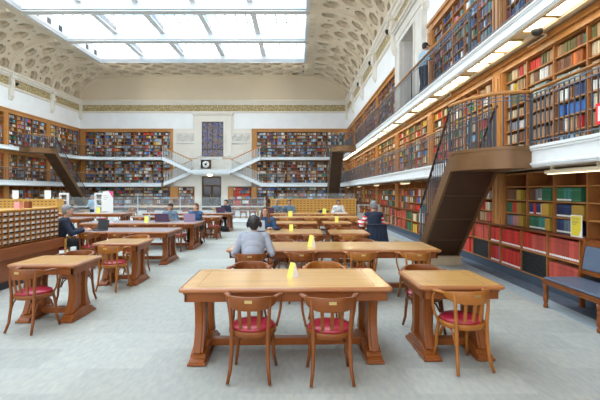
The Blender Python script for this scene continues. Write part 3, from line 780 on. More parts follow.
# perforated grilles in two base cells, plus one just beyond the stair
def grille(c,T,label):
    loc,rz=T; x0,x1=levels['ground'][1][c]
    g=thing('floor_grille',label,'grille',(loc[0],loc[1],0),rz,'black grilles in the low cabinets')
    m=MB(); m.box(x0,x1,-.085,-.075,.195,.57); m.build('panel','black',g)
    m=MB(); n=9
    for r_ in range(8):
        for q in range(n):
            w=(x1-x0)/n; xx=x0+(q+(.5 if r_%2 else 0))*w
            if xx+w*.8>x1: continue
            m.box(xx+w*.1,xx+w*.9,-.098,-.086,.205+r_*.045,.205+r_*.045+.014)
    m.build('mesh','grille_black',g); 
    m=MB(); m.box(x0-.005,x0+.02,-.10,-.075,.188,.574); m.box(x1-.02,x1+.005,-.10,-.075,.188,.574); m.box(x0+.02,x1-.02,-.10,-.075,.188,.205); m.box(x0+.02,x1-.02,-.10,-.075,.557,.574); m.build('frame','grille_black',g)
grille(1,T,'black perforated grille in low red-volume cabinet, between the bronze stair and the yellow sign')
grille(3,T,'black perforated grille in low red-volume cabinet, behind the blue leather bench')
# remove random base books of the stair-side unit where the grille cell stands, then decide which books are objects
TG=((XR,PB[4]+.23,0),RZR)
for b in list(BOOKS):
    if b['meta'][0]==('R','ground',3) and b['meta'][1]==4 and b['z0']<.5 and b['y0']<-.05: BOOKS.remove(b)
grille(4,TG,'black perforated grille in low red-volume cabinet, just behind the bronze stair foot')
for b in BOOKS:    # the long matching sets that stand out on the lower gallery
    if b['meta'][0][:2]==('R','mid'):
        ri=b['meta'][2]
        if 6.2<b['wy']<7.05 and ri in (2,): b['cn']='blue'; b['col']=jitter(PAL['blue'],.05)
        elif 6.2<b['wy']<7.9 and ri==4: b['cn']='mint'; b['col']=jitter((.42,.50,.44),.04)
        elif 7.05<b['wy']<7.9 and ri in (1,2,3): b['cn']='tan'; b['col']=jitter((.34,.22,.14),.06)
def shown(b):
    X,Y=b['wx'],b['wy']
    if Y<4: return 0
    px=299+420*X/Y; zc=b['z0']+b['h']/2; py=191-420*(zc-1.69)/Y
    if px<-3 or px>603 or py<-3 or py>403: return 0
    if b['meta'][0][0]=='R':
        lev=b['meta'][0][1]
        if lev=='mid' and b['z0']+b['h']<2.55: return 0
        if lev=='up' and b['z0']+b['h']<5.2: return 0
        return b['h']*b['w']*4.2/Y**3*420**2*(.5 if lev=='up' else 1)
    return b['h']*b['w']/Y**2*420**2
sc_=sorted(range(len(BOOKS)),key=lambda i:-shown(BOOKS[i]))
IND=set(sc_[:300])
CN={'tan':'tan','cream':'cream','brown':'dark brown','olive':'olive','green':'dark green','teal':'teal','red':'bright red','maroon':'maroon','navy':'navy','blue':'bright blue','pale_blue':'pale blue','grey':'grey','white':'white','yellow':'yellow','orange':'orange','black':'black','pink':'pink','purple':'purple','ochre':'ochre','rose':'faded red','slate':'slate blue','mint':'mint green'}
big=MB(); cnt={}
def bookv(b):
    ca,sa=math.cos(b['T'][1]),math.sin(b['T'][1]); L0=b['T'][0]
    out=[]
    for z in (b['z0'],b['z0']+b['h']):
        for x,y in ((b['x'],b['y0']),(b['x']+b['w'],b['y0']),(b['x']+b['w'],b['y0']+b['d']),(b['x'],b['y0']+b['d'])):
            out.append((L0[0]+ca*x-sa*y,L0[1]+sa*x+ca*y,z))
    return out
FB_=[(0,3,2,1),(4,5,6,7),(0,1,5,4),(1,2,6,5),(2,3,7,6),(3,0,4,7)]
BOOK_M={}
for i,b in enumerate(BOOKS):
    if i not in IND:
        big.add(bookv(b),FB_,0,False,b['col']); continue
    (wall,lev,k),ci,ri,nc,nr,n=b['meta']
    where={'ground':'ground floor','mid':'lower gallery','up':'upper gallery'}[lev]
    colno=(k-2)*-5+ci+1 if k<=2 else 0
    if lev=='ground' and k==2: rowd=['lower cabinet row','upper cabinet row','shelf above ledge','second shelf above ledge','third shelf above ledge','top shelf'][ri]
    else: rowd=ordw(ri+1)+' row up'
    gcol=(PB[3]-(b['wy']))/.834
    if k>=20: cd='narrow cell beside stair'
    elif ci==5: cd='narrow cell under the pilaster'
    elif gcol>0: cd='%s column bench-side of pilaster'%ordw(ci+1+(2-k)*5)
    else: cd='%s column clock-side of pilaster'%ordw((5-ci)+(k-3)*5)
    if lev=='up': cd='bay %s from clock wall, column %s'%(ordw(9-k).replace('th',''),ordw(ci+1))
    lab='%s %s, %s along, %s, %s, %s'%(CN[b['cn']],'volume' if b['kind']=='volume' else 'book',ordw(n+1),rowd,cd,where)
    ca,sa=math.cos(b['T'][1]),math.sin(b['T'][1]); L0=b['T'][0]; x,y=b['x']+b['w']/2,b['y0']
    loc=(L0[0]+ca*x-sa*y,L0[1]+sa*x+ca*y,b['z0']+.001)
    m=MB(); w,h,d=b['w']/2,b['h'],b['d']; th=min(.004,w*.25)
    m.box(-w,-w+th,0,d,0,h,0,b['col']); m.box(w-th,w,0,d,0,h,0,b['col']); m.box(-w+th,w-th,0,.006,0,h,0,b['col'])
    m.box(-w+th,w-th,.006,d-.005,.004,h-.005,0,(.60,.55,.42))
    dk=tuple(c_*.55 for c_ in b['col']) if sum(b['col'])>.5 else tuple(min(.9,c_*2.2+.05) for c_ in b['col'])
    if b['cn'] not in ('ochre',):
        for zz in (.10,.80): m.box(-w,w,-.0012,0,h*zz,h*zz+.006,0,dk)
    o=m.build('book','book_cloth',None,loc,b['T'][1])
    tag(o,lab,'book','books on the bench-side shelves')
    if b['kind']=='volume':
        m=MB(); m.box(-w*.92,w*.92,-.0022,-.0005,.012,.045); m.build('spine_label','paper',o)
    elif lev=='ground' and b['cn'] in('navy','green','teal','brown','slate','grey','pink') and b['w']<.1:
        m=MB(); m.box(-w*.92,w*.92,-.0022,-.0005,.012,.04); m.build('spine_label','paper',o)
o=big.build('shelved_books','book_cloth'); o['kind']='stuff'; o['label']='crowded rows of coloured books filling the farther shelves'; o['category']='books'

# ================================================================== GALLERY RAILINGS
def rail_proto(Ln,h,step=.1117,bw=.0075):
    t=bpy.data.objects.new('gallery_railing',None); COL.objects.link(t)
    m=MB(); m.tube([(0,0,h),(Ln,0,h)],.028,8,0,True,ell=(1.25,.8)); m.build('handrail','wood_pilaster',t)
    for z in (h-.055,h-.125,.06):
        m=MB(); m.box(0,Ln,-.008,.008,z-.007,z+.007); m.build('rail','iron_blue',t)
    n=int(round(Ln/step)); s=Ln/n; me=None
    for i in range(n):
        if me is None:
            m=MB(); m.box(-bw,bw,-bw,bw,.0,h-.04); b_=m.build('baluster','iron',t,(s*.5,0,0)); me=b_
        else:
            b_=me.copy(); COL.objects.link(b_); b_.parent=t; b_.location=(s*(i+.5),0,0)
    m=MB(); m.box(-.016,.016,-.016,.016,0,h-.02); m.build('post','iron',t)
    return t
HG1,HG2=.86,.98
RP=[]
def rail_put(key,t,loc,rz,label):
    if key not in RP: RP.append(key); t.location=loc; t.rotation_euler=(0,0,rz); tag(t,label,'railing','gallery railings')
    else: r=dup(t,loc,rz,label,'gallery railings'); r['category']='railing'
r1=rail_proto(UW,HG1,.15,.006); r2=rail_proto(UW,HG2,.15,.006)
XF=FR-.02
for k in range(2,9):
    yb=PB[k+1]
    if k==2:
        tt=rail_proto(6.67-1.98,HG1); tag(tt,'iron railing with wooden handrail along lower gallery from bronze stair landing over the bench','railing','gallery railings'); tt.location=(XF,6.67,ZG1); tt.rotation_euler=(0,0,RZR)
        tt=rail_proto(PB[3]-7.85,HG1); tag(tt,'short iron railing of the lower gallery just clock-side of bronze stair landing','railing','gallery railings'); tt.location=(XF,PB[3],ZG1); tt.rotation_euler=(0,0,RZR)
    else: rail_put('r1',r1,(XF,min(yb,36.55),ZG1),RZR,'iron railing of the lower gallery, bench-side wall, %s bay from the clock wall'%ordw(9-k))
    if k in (6,7):
        ys,ln=((27.2,27.2-PB[6]) if k==6 else (PB[8],PB[8]-28.7))
        tt=rail_proto(ln,HG2,.15,.006); tag(tt,'iron railing of the upper gallery, bench-side wall, just %s far bronze stair landing'%('short of' if k==6 else 'beyond'),'railing','gallery railings'); tt.location=(XF,ys,ZG2); tt.rotation_euler=(0,0,RZR)
    elif yb>8: rail_put('r2',r2,(XF,min(yb,36.55),ZG2),RZR,'iron railing of the upper gallery, bench-side wall, %s bay from the clock wall'%ordw(9-k))
for k in range(5,8):
    for z,rt,key,nm in ((ZG1,r1,'r1','lower'),(ZG2,r2,'r2','upper')):
        if z==ZG2 and k==6:
            tt=rail_proto(PB[7]+.2-29.9,HG2,.15,.006); tag(tt,'short iron railing of the upper gallery just beyond the long bronze stair landing','railing','gallery railings'); tt.location=(FL+.02,29.9,z); tt.rotation_euler=(0,0,RZL); continue
        rail_put(key,rt,(FL+.02,PB[k]+.2,z),RZL,'iron railing of the %s gallery, catalogue-side wall, %s bay from the clock wall'%(nm,ordw(9-k)))
for z,h,nm in ((ZG1,HG1,'lower'),(ZG2,HG2,'upper')):
    # curved corner in chords
    pts=arc(FL+2.2,FB-2.2,2.18,180,90,4); pts=[(FL+.02,PB[8]+.2)]+pts
    t=thing('gallery_railing','curved iron railing of the %s gallery turning the corner by the long bronze stair'%nm,'railing',(0,0,z),0,'gallery railings')
    m=MB(); m.tube([(x,y,h) for x,y in pts],.028,8); m.build('handrail','wood_pilaster',t)
    for zz in (h-.055,h-.125,.06): m=MB(); m.tube([(x,y,zz) for x,y in pts],.009,4); m.build('rail','iron_blue',t)
    first=None
    for a,b_ in zip(pts[:-1],pts[1:]):
        L_=math.dist(a,b_); n=max(1,int(L_/.14))
        for q in range(n):
            x,y=a[0]+(b_[0]-a[0])*q/n,a[1]+(b_[1]-a[1])*q/n
            if first is None: mm=MB(); mm.box(-.008,.008,-.008,.008,0,h-.04); first=mm.build('baluster','iron',t,(x,y,0))
            else: c=first.copy(); COL.objects.link(c); c.parent=t; c.location=(x,y,0)
    t2=rail_proto(4.55,h,.2,.007); tag(t2,'straight iron railing of the %s gallery on the clock wall beside the relief panel'%nm,'railing','gallery railings'); t2.location=(FL+2.2,FB-.02,z)
    t3=rail_proto(7.05,h,.2,.007); tag(t3,'straight iron railing of the %s gallery on the clock wall above the card catalogue cabinets'%nm,'railing','gallery railings'); t3.location=(-3.4,FB-.02,z)

# ================================================================== BRONZE STAIRS
def stair(label,loc,mirror,ztop,zbot,W,land_len,land_w,slope=1.0,lamp=None,hr=.86,bal=.11,name='bronze_staircase',panels=4,plinth=True,fx=0.0):
    """local: x from 0 (gallery side) to -W (room side), y away from the camera, flight falls with y. Landing first."""
    s=-1 if not mirror else 1
    t=thing(name,label,'staircase',loc,0)
    # landing: curved nose towards the room
    n=20
    outl=[(0,0)]+[(s*(W+0) - s*(land_w)*(1-math.cos(a))*0 ,0) for a in ()]
    cx,cy,rx,ry=s*(W-.65*W/.9),land_len,.65*W/.9,land_len
    outl=[(0,0)]+[(cx+s*rx*math.sin(a),cy-ry*math.cos(a)) for a in [i*PI/2/n for i in range(n+1)]]+[(0,land_len)]
    m=MB(); m.prism(outl,'z',ztop-.31,ztop-.02); m.build('landing','bronze',t,fix=True)
    def off(o_,k): 
        c=Vector((s*W*.45,land_len*.6)); return [tuple(c+(Vector(p)-c)*k) for p in o_]
    m=MB(); m.prism(off(outl,1.03),'z',ztop-.05,ztop+.005); m.prism(off(outl,1.02),'z',ztop-.35,ztop-.30); m.build('landing_moulding','bronze',t,fix=True)
    y0,run=land_len,(ztop-zbot)/slope
    y1=y0+run
    def zt(y): return ztop-(y-y0)*slope
    dep=.30
    for xx in (s*fx,s*(W-.05)):
        a,b_=sorted((xx,xx+s*.05)); 
        m=MB(); m.prism([(y0-.12,ztop-.30),(y0-.12,ztop+.0),(y0,ztop+.0),(y1,zbot+.0),(y1,max(0,zbot-dep-.05)),(y0,ztop-dep-.06)],'x',a,b_); m.build('stringer','bronze',t,fix=True)
    a,b_=sorted((s*(fx+.05),s*(W-.05)))
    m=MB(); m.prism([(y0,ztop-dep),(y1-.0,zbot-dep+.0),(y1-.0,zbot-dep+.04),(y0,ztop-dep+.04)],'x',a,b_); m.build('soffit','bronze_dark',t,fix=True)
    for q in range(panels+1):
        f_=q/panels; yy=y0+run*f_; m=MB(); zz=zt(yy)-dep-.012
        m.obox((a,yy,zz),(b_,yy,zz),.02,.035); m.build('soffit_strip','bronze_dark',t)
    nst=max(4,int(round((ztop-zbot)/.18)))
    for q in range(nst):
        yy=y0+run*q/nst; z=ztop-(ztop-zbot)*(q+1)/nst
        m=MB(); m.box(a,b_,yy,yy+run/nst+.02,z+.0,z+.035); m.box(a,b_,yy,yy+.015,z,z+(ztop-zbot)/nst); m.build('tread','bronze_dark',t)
    if plinth:
        a2,b2=sorted((s*fx,s*W)); m=MB(); m.box(a2,b2,y1-.25,y1+.45,0,.17); m.box(a2-.02,b2+.02,y1-.28,y1+.47,.17,.20); m.build('plinth','stone_plinth',t)
        m=MB(); m.box(a,b_,y1-.10,y1,.2,max(.3,zbot)); m.build('foot_panel','bronze_dark',t)
    # railings
    lr=[(p[0],p[1]) for p in outl[1:-1]]
    lr=[(0,0)]+lr
    m=MB(); m.tube([(x,y,ztop+hr) for x,y in lr],.03,8); m.build('handrail','wood_pilaster',t)
    for dz in (.07,.13): m=MB(); m.tube([(x,y,ztop+hr-dz) for x,y in lr],.009,6); m.build('rail','iron_blue',t)
    L_=0; first=None; acc=0
    def balus(x,y,zb,h_):
        nonlocal first
        if first is None or abs(first[1]-h_)>.01:
            mm=MB(); mm.box(-.009,.009,-.009,.009,0,h_); first=(mm.build('baluster','iron',t,(x,y,zb)),h_)
        else:
            c=first[0].copy(); COL.objects.link(c); c.parent=t; c.location=(x,y,zb)
    for p,q_ in zip(lr[:-1],lr[1:]):
        d=math.dist(p,q_); u=bal-acc
        while u<d: balus(p[0]+(q_[0]-p[0])*u/d,p[1]+(q_[1]-p[1])*u/d,ztop,hr); u+=bal
        acc=(acc+d)%bal
    for xx in (s*(fx+.03),s*(W-.03)):
        m=MB(); m.tube([(xx,y0-.02,ztop+hr),(xx,y0+.05,ztop+hr-.03),(xx,y1-.05,zbot+hr+.02)],.026,8); m.build('handrail','bronze_dark',t)
        m=MB(); m.tube([(xx,y1-.05,zbot-.1),(xx,y1-.05,zbot+hr+.05)],.02,8); m.build('newel','iron',t)
        n=int(run/.12)
        for q in range(1,n):
            yy=y0+run*q/n; balus(xx,yy,zt(yy)-.02,hr-.0)
    return t
stair('bronze staircase with curved landing coming down from the lower gallery beside the reading tables',(FR,6.67,0),False,ZG1,.42,.9,1.13,.9,.98)
stair('bronze staircase falling from the upper gallery behind card catalogue cabinets',(FR,27.2,0),False,ZG2,.5,1.5,1.3,.85,.85,bal=.16,panels=12,fx=.65)
stair('long bronze staircase falling from the upper gallery beside the detector gates and banner',(FL,28.2,0),True,ZG2,.5,1.7,1.3,.95,.85,bal=.16,panels=12,fx=.85)
# ================================================================== TABLES
def make_table(w,d,label,loc,rz=0,top='oak_top',plain=False,frame='oak_frame',group='reading tables'):
    t=thing('reading_table',label,'table',loc,rz,group)
    m=MB(); r=.05
    def rr(x,y,r,n=4):
        out=[]
        for cx,cy,a in ((x-r,y-r,0),(-x+r,y-r,90),(-x+r,-y+r,180),(x-r,-y+r,270)):
            for i in range(n+1): an=R(a+90*i/n); out.append((cx+r*math.cos(an),cy+r*math.sin(an)))
        return out
    m=MB(); lay=[(0,.722,.0),(.0,.722,.0)]
    rings=[(-.020,.712),(0,.722),(.004,.735),(0,.75),(-.012,.757),(-.03,.76)]
    vs=[]; N=20
    for off,z in rings: vs+=[(x,y,z) for x,y in rr(w/2+off,d/2+off,r)]
    fs=[]
    for i in range(len(rings)-1):
        for j in range(N): fs.append((i*N+j,i*N+(j+1)%N,(i+1)*N+(j+1)%N,(i+1)*N+j))
    fs.append(tuple(range(N-1,-1,-1)))
    m.add(vs,fs,1,False); m.add([(x,y,.76) for x,y in rr(w/2-.03,d/2-.03,r)],[tuple(range(N))],0)
    m.build('tabletop',[top,'oak_edge'],t)
    m=MB()  # inlaid border lines
    a,b_=w/2-.16,d/2-.10
    for (x0,x1,y0,y1) in ((-a,a,-b_,-b_+.006),(-a,a,b_-.006,b_),(-a,-a+.006,-b_,b_),(a-.006,a,-b_,b_)): m.box(x0,x1,y0,y1,.7602,.7608)
    m.build('inlay','oak_edge',t)
    m=MB(); x,y=w/2-.05,d/2-.05
    m.box(-x,x,-y,-y+.03,.62,.713); m.box(-x,x,y-.03,y,.62,.713); m.box(-x,-x+.03,-y,y,.62,.713); m.box(x-.03,x,-y,y,.62,.713)
    m.box(-x-.01,x+.01,-y-.01,y+.01,.695,.713); m.build('apron',frame,t,bevel=.004)
    for s in (-1,1):
        X=s*(w/2-.16)
        hy=d/2-.17
        # stiles: waisted curved uprights
        for q in (-1,1):
            tr=MB(); out=[];inn=[]
            for i in range(11):
                f=i/10; z=.10+f*.52; c=math.sin(f*PI)*.055
                out.append((q*(hy-.02-c+ (1-f)**3*.05),z)); inn.append((q*(hy-.02-c-.06-.04*abs(2*f-1)**2),z))
            tr.prism(out+inn[::-1],'x',X-.05,X+.05)
            tr.prism([(a_*1.0+q*.012,z) for a_,z in out]+[(a_+q*.0,z) for a_,z in out[::-1]],'x',X-.025,X+.025)
            tr.build('trestle_post',frame,t,bevel=.004,fix=True)
        if not plain:
            la=MB(); yy=hy-.19
            la.obox((X,-yy,.12),(X,yy*.9,.60),.02,.035,up=(1,0,0)); la.obox((X,yy,.12),(X,-yy*.9,.60),.02,.035,up=(1,0,0))
            la.box(X-.02,X+.02,-.03,.03,.1,.62)
            for zz in (.24,.36,.48):
                la.tube([(X,.07*math.cos(a_),zz+.055*math.sin(a_)) for a_ in [i*PI/5 for i in range(10)]],.012,6,closed=True)
            la.build('lattice',frame,t)
        ft=MB(); L_=d/2-.08
        ft.prism([(-L_,0),(L_,0),(L_,.03),(L_-.03,.05),(L_-.05,.05),(L_-.08,.085),(L_-.18,.12),(-L_+.18,.12),(-L_+.08,.085),(-L_+.05,.05),(-L_+.03,.05),(-L_,.03)],'x',X-.075,X+.075)
        ft.prism([(-L_-.015,0),(L_+.015,0),(L_+.015,.022),(-L_-.015,.022)],'x',X-.09,X+.09)
        ft.build('foot',frame,t,bevel=.005)
    m=MB(); m.box(-w/2+.2,w/2-.2,-.05,.05,.05,.125); m.build('stretcher',frame,t,bevel=.005)
    for s in (-1,1):
        m=MB(); m.box(s*(w/2-.09)-.018,s*(w/2-.09)+.018,-.01,.03,.7605,.7625); m.build('number_plate','brass',t)
    return t
TABLES={}
def tab(key,x0,x1,y0,y1,label,rz=0,**k):
    TABLES[key]=(x0,x1,y0,y1); return make_table(x1-x0,y1-y0,label,((x0+x1)/2,(y0+y1)/2,0.006),rz,**k)
tab('T1',-1.16,.895,3.99,5.02,'big polished oak reading table nearest the camera, brass plates at both ends',R(1.6))
tab('T2',1.16,2.01,4.08,4.92,'small square oak table beside the big polished table, on the bench side',R(1.0))
tab('T3',-1.15,2.25,6.6,7.68,'very long oak table where the man in grey reads, ending at bronze stair')
tab('T4a',-.80,.53,9.15,10.25,'oak table of the woman with brown hair and glasses')
tab('T4b',.68,1.56,9.15,10.1,'small oak table behind the very long one, next to the brown-haired woman\'s table')
tab('T5a',-.70,.54,12.1,13.0,'oak table with a yellow card, one row behind the brown-haired woman')
tab('T5b',.70,1.54,12.1,13.0,'small oak table with tall yellow card, beside the man in red-striped sleeves')
tab('T5c',1.72,2.6,12.1,13.0,'small oak table with open silver laptop before the man in red-striped sleeves')
tab('T6',-.98,2.2,14.6,15.7,'long oak table spanning the fifth row before the card catalogue cabinets')
tab('T7',-1.25,2.05,16.9,18.0,'long oak table of readers seated right before the card catalogue cabinets')
tab('L1',-3.69,-2.82,5.28,6.06,'small square oak table nearest the long card catalogue')
tab('L2',-3.66,-2.82,7.4,8.22,'small square oak table second from camera in the row by the long catalogue')
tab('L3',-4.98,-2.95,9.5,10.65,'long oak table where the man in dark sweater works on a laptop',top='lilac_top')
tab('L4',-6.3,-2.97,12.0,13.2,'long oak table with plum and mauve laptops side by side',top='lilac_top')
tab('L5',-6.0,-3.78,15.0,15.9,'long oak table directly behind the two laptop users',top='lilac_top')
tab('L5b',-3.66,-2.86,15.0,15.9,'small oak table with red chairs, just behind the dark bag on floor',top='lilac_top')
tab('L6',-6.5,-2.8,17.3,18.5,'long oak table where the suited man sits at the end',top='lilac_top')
tab('L7',-5.3,-2.35,25.2,26.2,'long pale oak table on the platform behind the suited man',frame='oak_yellow')
tab('L7b',-1.9,-.5,23.2,24.2,'pale oak table beside the end of the card catalogue cabinets',frame='oak_yellow')
tab('L8',-11.0,-6.4,26.6,27.7,'very long pale oak table on platform before the dark double door',frame='oak_yellow')
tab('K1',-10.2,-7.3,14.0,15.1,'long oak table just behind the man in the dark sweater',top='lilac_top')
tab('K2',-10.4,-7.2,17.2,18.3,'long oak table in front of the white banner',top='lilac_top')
# ================================================================== CHAIRS  (sitter faces +y)
def chair_proto(wood):
    t=bpy.data.objects.new('reading_chair',None); COL.objects.link(t)
    def P(a,r,z,cy=-.015): return (r*math.sin(a),cy-r*math.cos(a),z)
    # crest rail: curved board, deep in the middle
    m=MB(); n=18; vs=[]
    for i in range(n+1):
        f=i/n*2-1; a=f*R(76); e=abs(f)
        zc=.712+.010*e**3; hh=.056*(1-e**3.5)+.014
        rad=.222+.006*e; th=.011+.006*e
        for rr_,zz in ((rad-th,zc-hh),(rad+th,zc-hh),(rad+th+.004,zc+hh*.75),(rad-th+.004,zc+hh*.75)):
            vs.append(P(a,rr_,zz))
    fs=[]
    for i in range(n):
        for j in range(4): fs.append((i*4+j,i*4+(j+1)%4,(i+1)*4+(j+1)%4,(i+1)*4+j))
    fs+= [(0,1,2,3),(n*4+3,n*4+2,n*4+1,n*4)]
    m.add(vs,fs,0,True); m.build('crest_rail',wood,t,bevel=.004,fix=True)
    m=MB(); m.box(-.032,.032,-.2535,-.247,.712,.738); o=m.build('brass_plate','brass',t)
    for s in (-1,1):
        m=MB(); m.tube([(s*.205,-.07,.722),(s*.225,-.03,.728),(s*.248,.02,.730),(s*.252,.065,.722),(s*.245,.09,.712)],[.020,.024,.027,.027,.014],8,ell=(1.2,.62)); m.build('arm',wood,t)
        m=MB(); m.tube([(s*.245,.060,.715),(s*.252,.085,.66),(s*.245,.10,.57),(s*.228,.09,.49),(s*.213,.05,.43)],.0125,8); m.build('arm_support',wood,t)
    for s in (-1,1):
        m=MB(); m.tube([(s*.178,-.165,.735),(s*.172,-.170,.60),(s*.160,-.165,.45),(s*.160,-.172,.30),(s*.168,-.195,.12),(s*.185,-.235,.006)],[.014,.017,.019,.019,.017,.015],8); m.build('leg',wood,t)
        m=MB(); m.tube([(s*.155,.125,.43),(s*.168,.15,.30),(s*.172,.16,.15),(s*.195,.19,.006)],[.019,.019,.016,.014],8); m.build('leg',wood,t)
    for x,xb in ((-.09,-.078),(0,0),(.09,.078)):
        ya=-.015-math.sqrt(max(0,.218**2-x**2)); m=MB(); m.obox((x,ya,.70),(xb,-.178+abs(x)*.12,.425),.032,.012,up=(0,1,0)); m.build('slat',wood,t,bevel=.003)
    m=MB(); prof=[(.205,-.05),(.215,-.045),(.218,-.01),(.212,.0),(.18,.002)]
    m.lathe(prof,28,c=(0,0,.445)); m.build('seat_frame',wood,t)
    m=MB(); m.lathe([(.195,.0),(.200,.012),(.190,.028),(.15,.040),(.08,.046),(.0,.048)],28,c=(0,0,.447)); m.build('seat','red_leather',t)
    # bentwood hoops under the seat
    for (a,b_) in (((-.155,.125),(.155,.125)),((-.175,-.17),(-.16,.13)),((.175,-.17),(.16,.13))):
        pts=[]; 
        for i in range(9):
            f=i/8; x=a[0]+(b_[0]-a[0])*f; y=a[1]+(b_[1]-a[1])*f; pts.append((x*.97,y*.97,.26+.145*math.sin(f*PI)**.6))
        m=MB(); m.tube(pts,.010,6); m.build('brace',wood,t)
    return t
CH={}; NCH=0
def chair(x,y,deg,label,wood='chair_wood'):
    """deg 0: sitter faces away from the camera"""
    if wood not in CH:
        t=chair_proto(wood); CH[wood]=t; t.location=(x,y,.006); t.rotation_euler=(0,0,R(deg)); return tag(t,label,'chair','reading room chairs')
    return tag(dup(CH[wood],(x,y,.006),R(deg),label,'reading room chairs'),label,'chair','reading room chairs')
A='red-seated bentwood chair, '
chair(-.425,3.87,-3,A+'near side of the big polished table, farther from the bench')
chair(.28,3.83,2,A+'near side of the big polished table, closer to small square table')
chair(1.57,4.07,13,A+'pushed to the small square table, back to the bench corner','chair_wood_pale')
chair(1.50,5.05,182,A+'far side of the small square table beside the big one')
chair(-.62,5.28,178,A+'far side of big polished table, directly before man in grey','chair_wood')
chair(.32,5.28,181,A+'far side of the big polished table, by its yellow card','chair_wood_pale')
chair(-.72,6.36,0,A+'under the man in grey with headphones')
chair(.03,6.5,2,A+'near side of very long table, next to the man in grey')
chair(.97,6.5,-2,A+'near side of very long table, third from man in grey','chair_wood_pale')
chair(1.78,6.5,3,A+'near side of very long table, nearest the bronze stair','chair_wood_pale')
chair(-.30,7.85,181,A+'far side of the very long table, beside the grey man\'s elbow')
chair(1.2,7.85,179,A+'far side of the very long table, toward the bronze stair')
chair(-.86,10.55,180,A+'under the woman with brown hair and glasses')
chair(-.25,8.95,2,A+'near side of the brown-haired woman\'s table, beside grey man\'s head')
chair(.32,8.95,-3,A+'near side of the brown-haired woman\'s table, by its yellow card')
chair(1.12,8.95,0,A+'near side of small table between woman and bronze stair','chair_wood_pale')
chair(1.12,10.4,180,A+'far side of small table between woman and bronze stair')
chair(.12,10.45,178,A+'far side of the brown-haired woman\'s table')
chair(-.1,11.9,0,A+'near side of the table with yellow card, third row back')
chair(1.12,11.85,0,A+'near side of small table with the tall yellow card')
chair(2.02,11.2,0,A+'under the man in red-striped sleeves')
chair(-.1,13.25,180,A+'far side of the table with yellow card, third row back')
chair(1.12,13.25,180,A+'far side of small table with the tall yellow card')
for i,x in enumerate((-.4,.45,1.3,1.95)): chair(x,14.4,0,A+'near side of the fifth-row table, %s from the catalogue-side end'%ordw(i+1),'chair_wood_pale')
for i,x in enumerate((.1,1.75)): chair(x,15.95,180,A+'far side of the fifth-row table, %s from the catalogue-side end'%ordw(i+1))
for i,x in enumerate((-.5,.4,1.3)): chair(x,16.7,0,A+'near side of the row by catalogue cabinets, %s from its platform end'%ordw(i+1),'chair_wood_pale')
chair(-.98,18.5,182,A+'under the reader in steel-blue shirt at dark laptop')
chair(-.38,18.75,176,A+'under the reader in dark jacket by the card catalogue')
chair(1.08,18.5,180,A+'with a navy coat over its back, before card catalogue')
chair(1.72,18.5,180,A+'under the man in the white shirt')
chair(-3.24,5.14,-12,A+'near side of the small table nearest the long catalogue')
chair(-3.36,6.32,176,A+'far side of the small table nearest the long catalogue')
chair(-3.17,7.2,-10,A+'near side of the second small table by the long catalogue','chair_wood_pale')
chair(-3.33,8.62,180,A+'far side of the second small table by the long catalogue','chair_wood_pale')
chair(-4.62,9.35,0,A+'near side of dark-sweater man\'s table, nearer to him')
chair(-3.98,9.35,-4,A+'near side of dark-sweater man\'s table, toward the aisle')
chair(-3.4,11.78,-6,A+'near side of the laptop pair\'s table, last before the aisle')
chair(-4.5,11.78,0,A+'near side of the laptop pair\'s table, one in from the aisle')
chair(-5.5,11.78,0,A+'near side of the laptop pair\'s table, farthest from the aisle')
chair(-4.12,13.55,180,A+'under the reader in a dark cap')
chair(-3.28,13.5,176,A+'under the reader in navy at the mauve laptop')
chair(-3.55,14.7,0,A+'in front of the small table behind the bag on floor','chair_wood_pale')
chair(-2.98,14.75,-8,A+'at the aisle corner of small table behind the floor bag')
chair(-4.6,14.75,0,A+'near side of the long table behind the laptop users')
chair(-5.5,14.75,0,A+'near side of long table behind laptop users, farther in')
chair(-3.75,17.05,0,A+'near side of the suited man\'s table, next the aisle')
chair(-4.9,17.05,0,A+'near side of the suited man\'s table, farther in')
chair(-3.2,18.75,165,A+'under the man in the dark suit')
for i,x in enumerate((-4.7,-4.0,-3.3,-2.75)): chair(x,24.95,0,A+'at the pale platform table behind suited man, %s of four'%ordw(i+1))
for i,x in enumerate((-10.4,-9.3,-8.2,-7.1)): chair(x,26.35,0,A+'at the very long platform table before the door, %s of four'%ordw(i+1))
for i,x in enumerate((-9.6,-8.6,-7.8)): chair(x,13.75,0,A+'at the table behind dark-sweater man, %s from the long catalogue'%ordw(i+1),'chair_wood_pale')
for i,x in enumerate((-9.7,-8.7,-7.7)): chair(x,18.55,180,A+'behind the table by the white banner, %s from the catalogue'%ordw(i+1))
# wooden straight chair of the man in the sweater
t=thing('arm_chair','pale square-framed wooden armchair under the man in dark sweater','chair',(-5.32,9.2,.006),R(-70))
for sx_ in (-1,1):
    for sy_ in (-1,1): m=MB(); m.box(sx_*.24-.022,sx_*.24+.022,sy_*.22-.022,sy_*.22+.022,0,.64 if sy_>0 else .82); m.build('leg','oak_yellow',t)
    m=MB(); m.box(sx_*.24-.028,sx_*.24+.028,-.24,.25,.63,.66); m.build('arm','oak_yellow',t)
m=MB(); m.box(-.26,.26,-.25,.25,.41,.45); m.build('seat','red_leather',t)
m=MB(); m.box(-.24,.24,-.24,-.21,.70,.80); m.box(-.24,.24,-.24,-.21,.52,.57); m.build('backrest','oak_yellow',t)

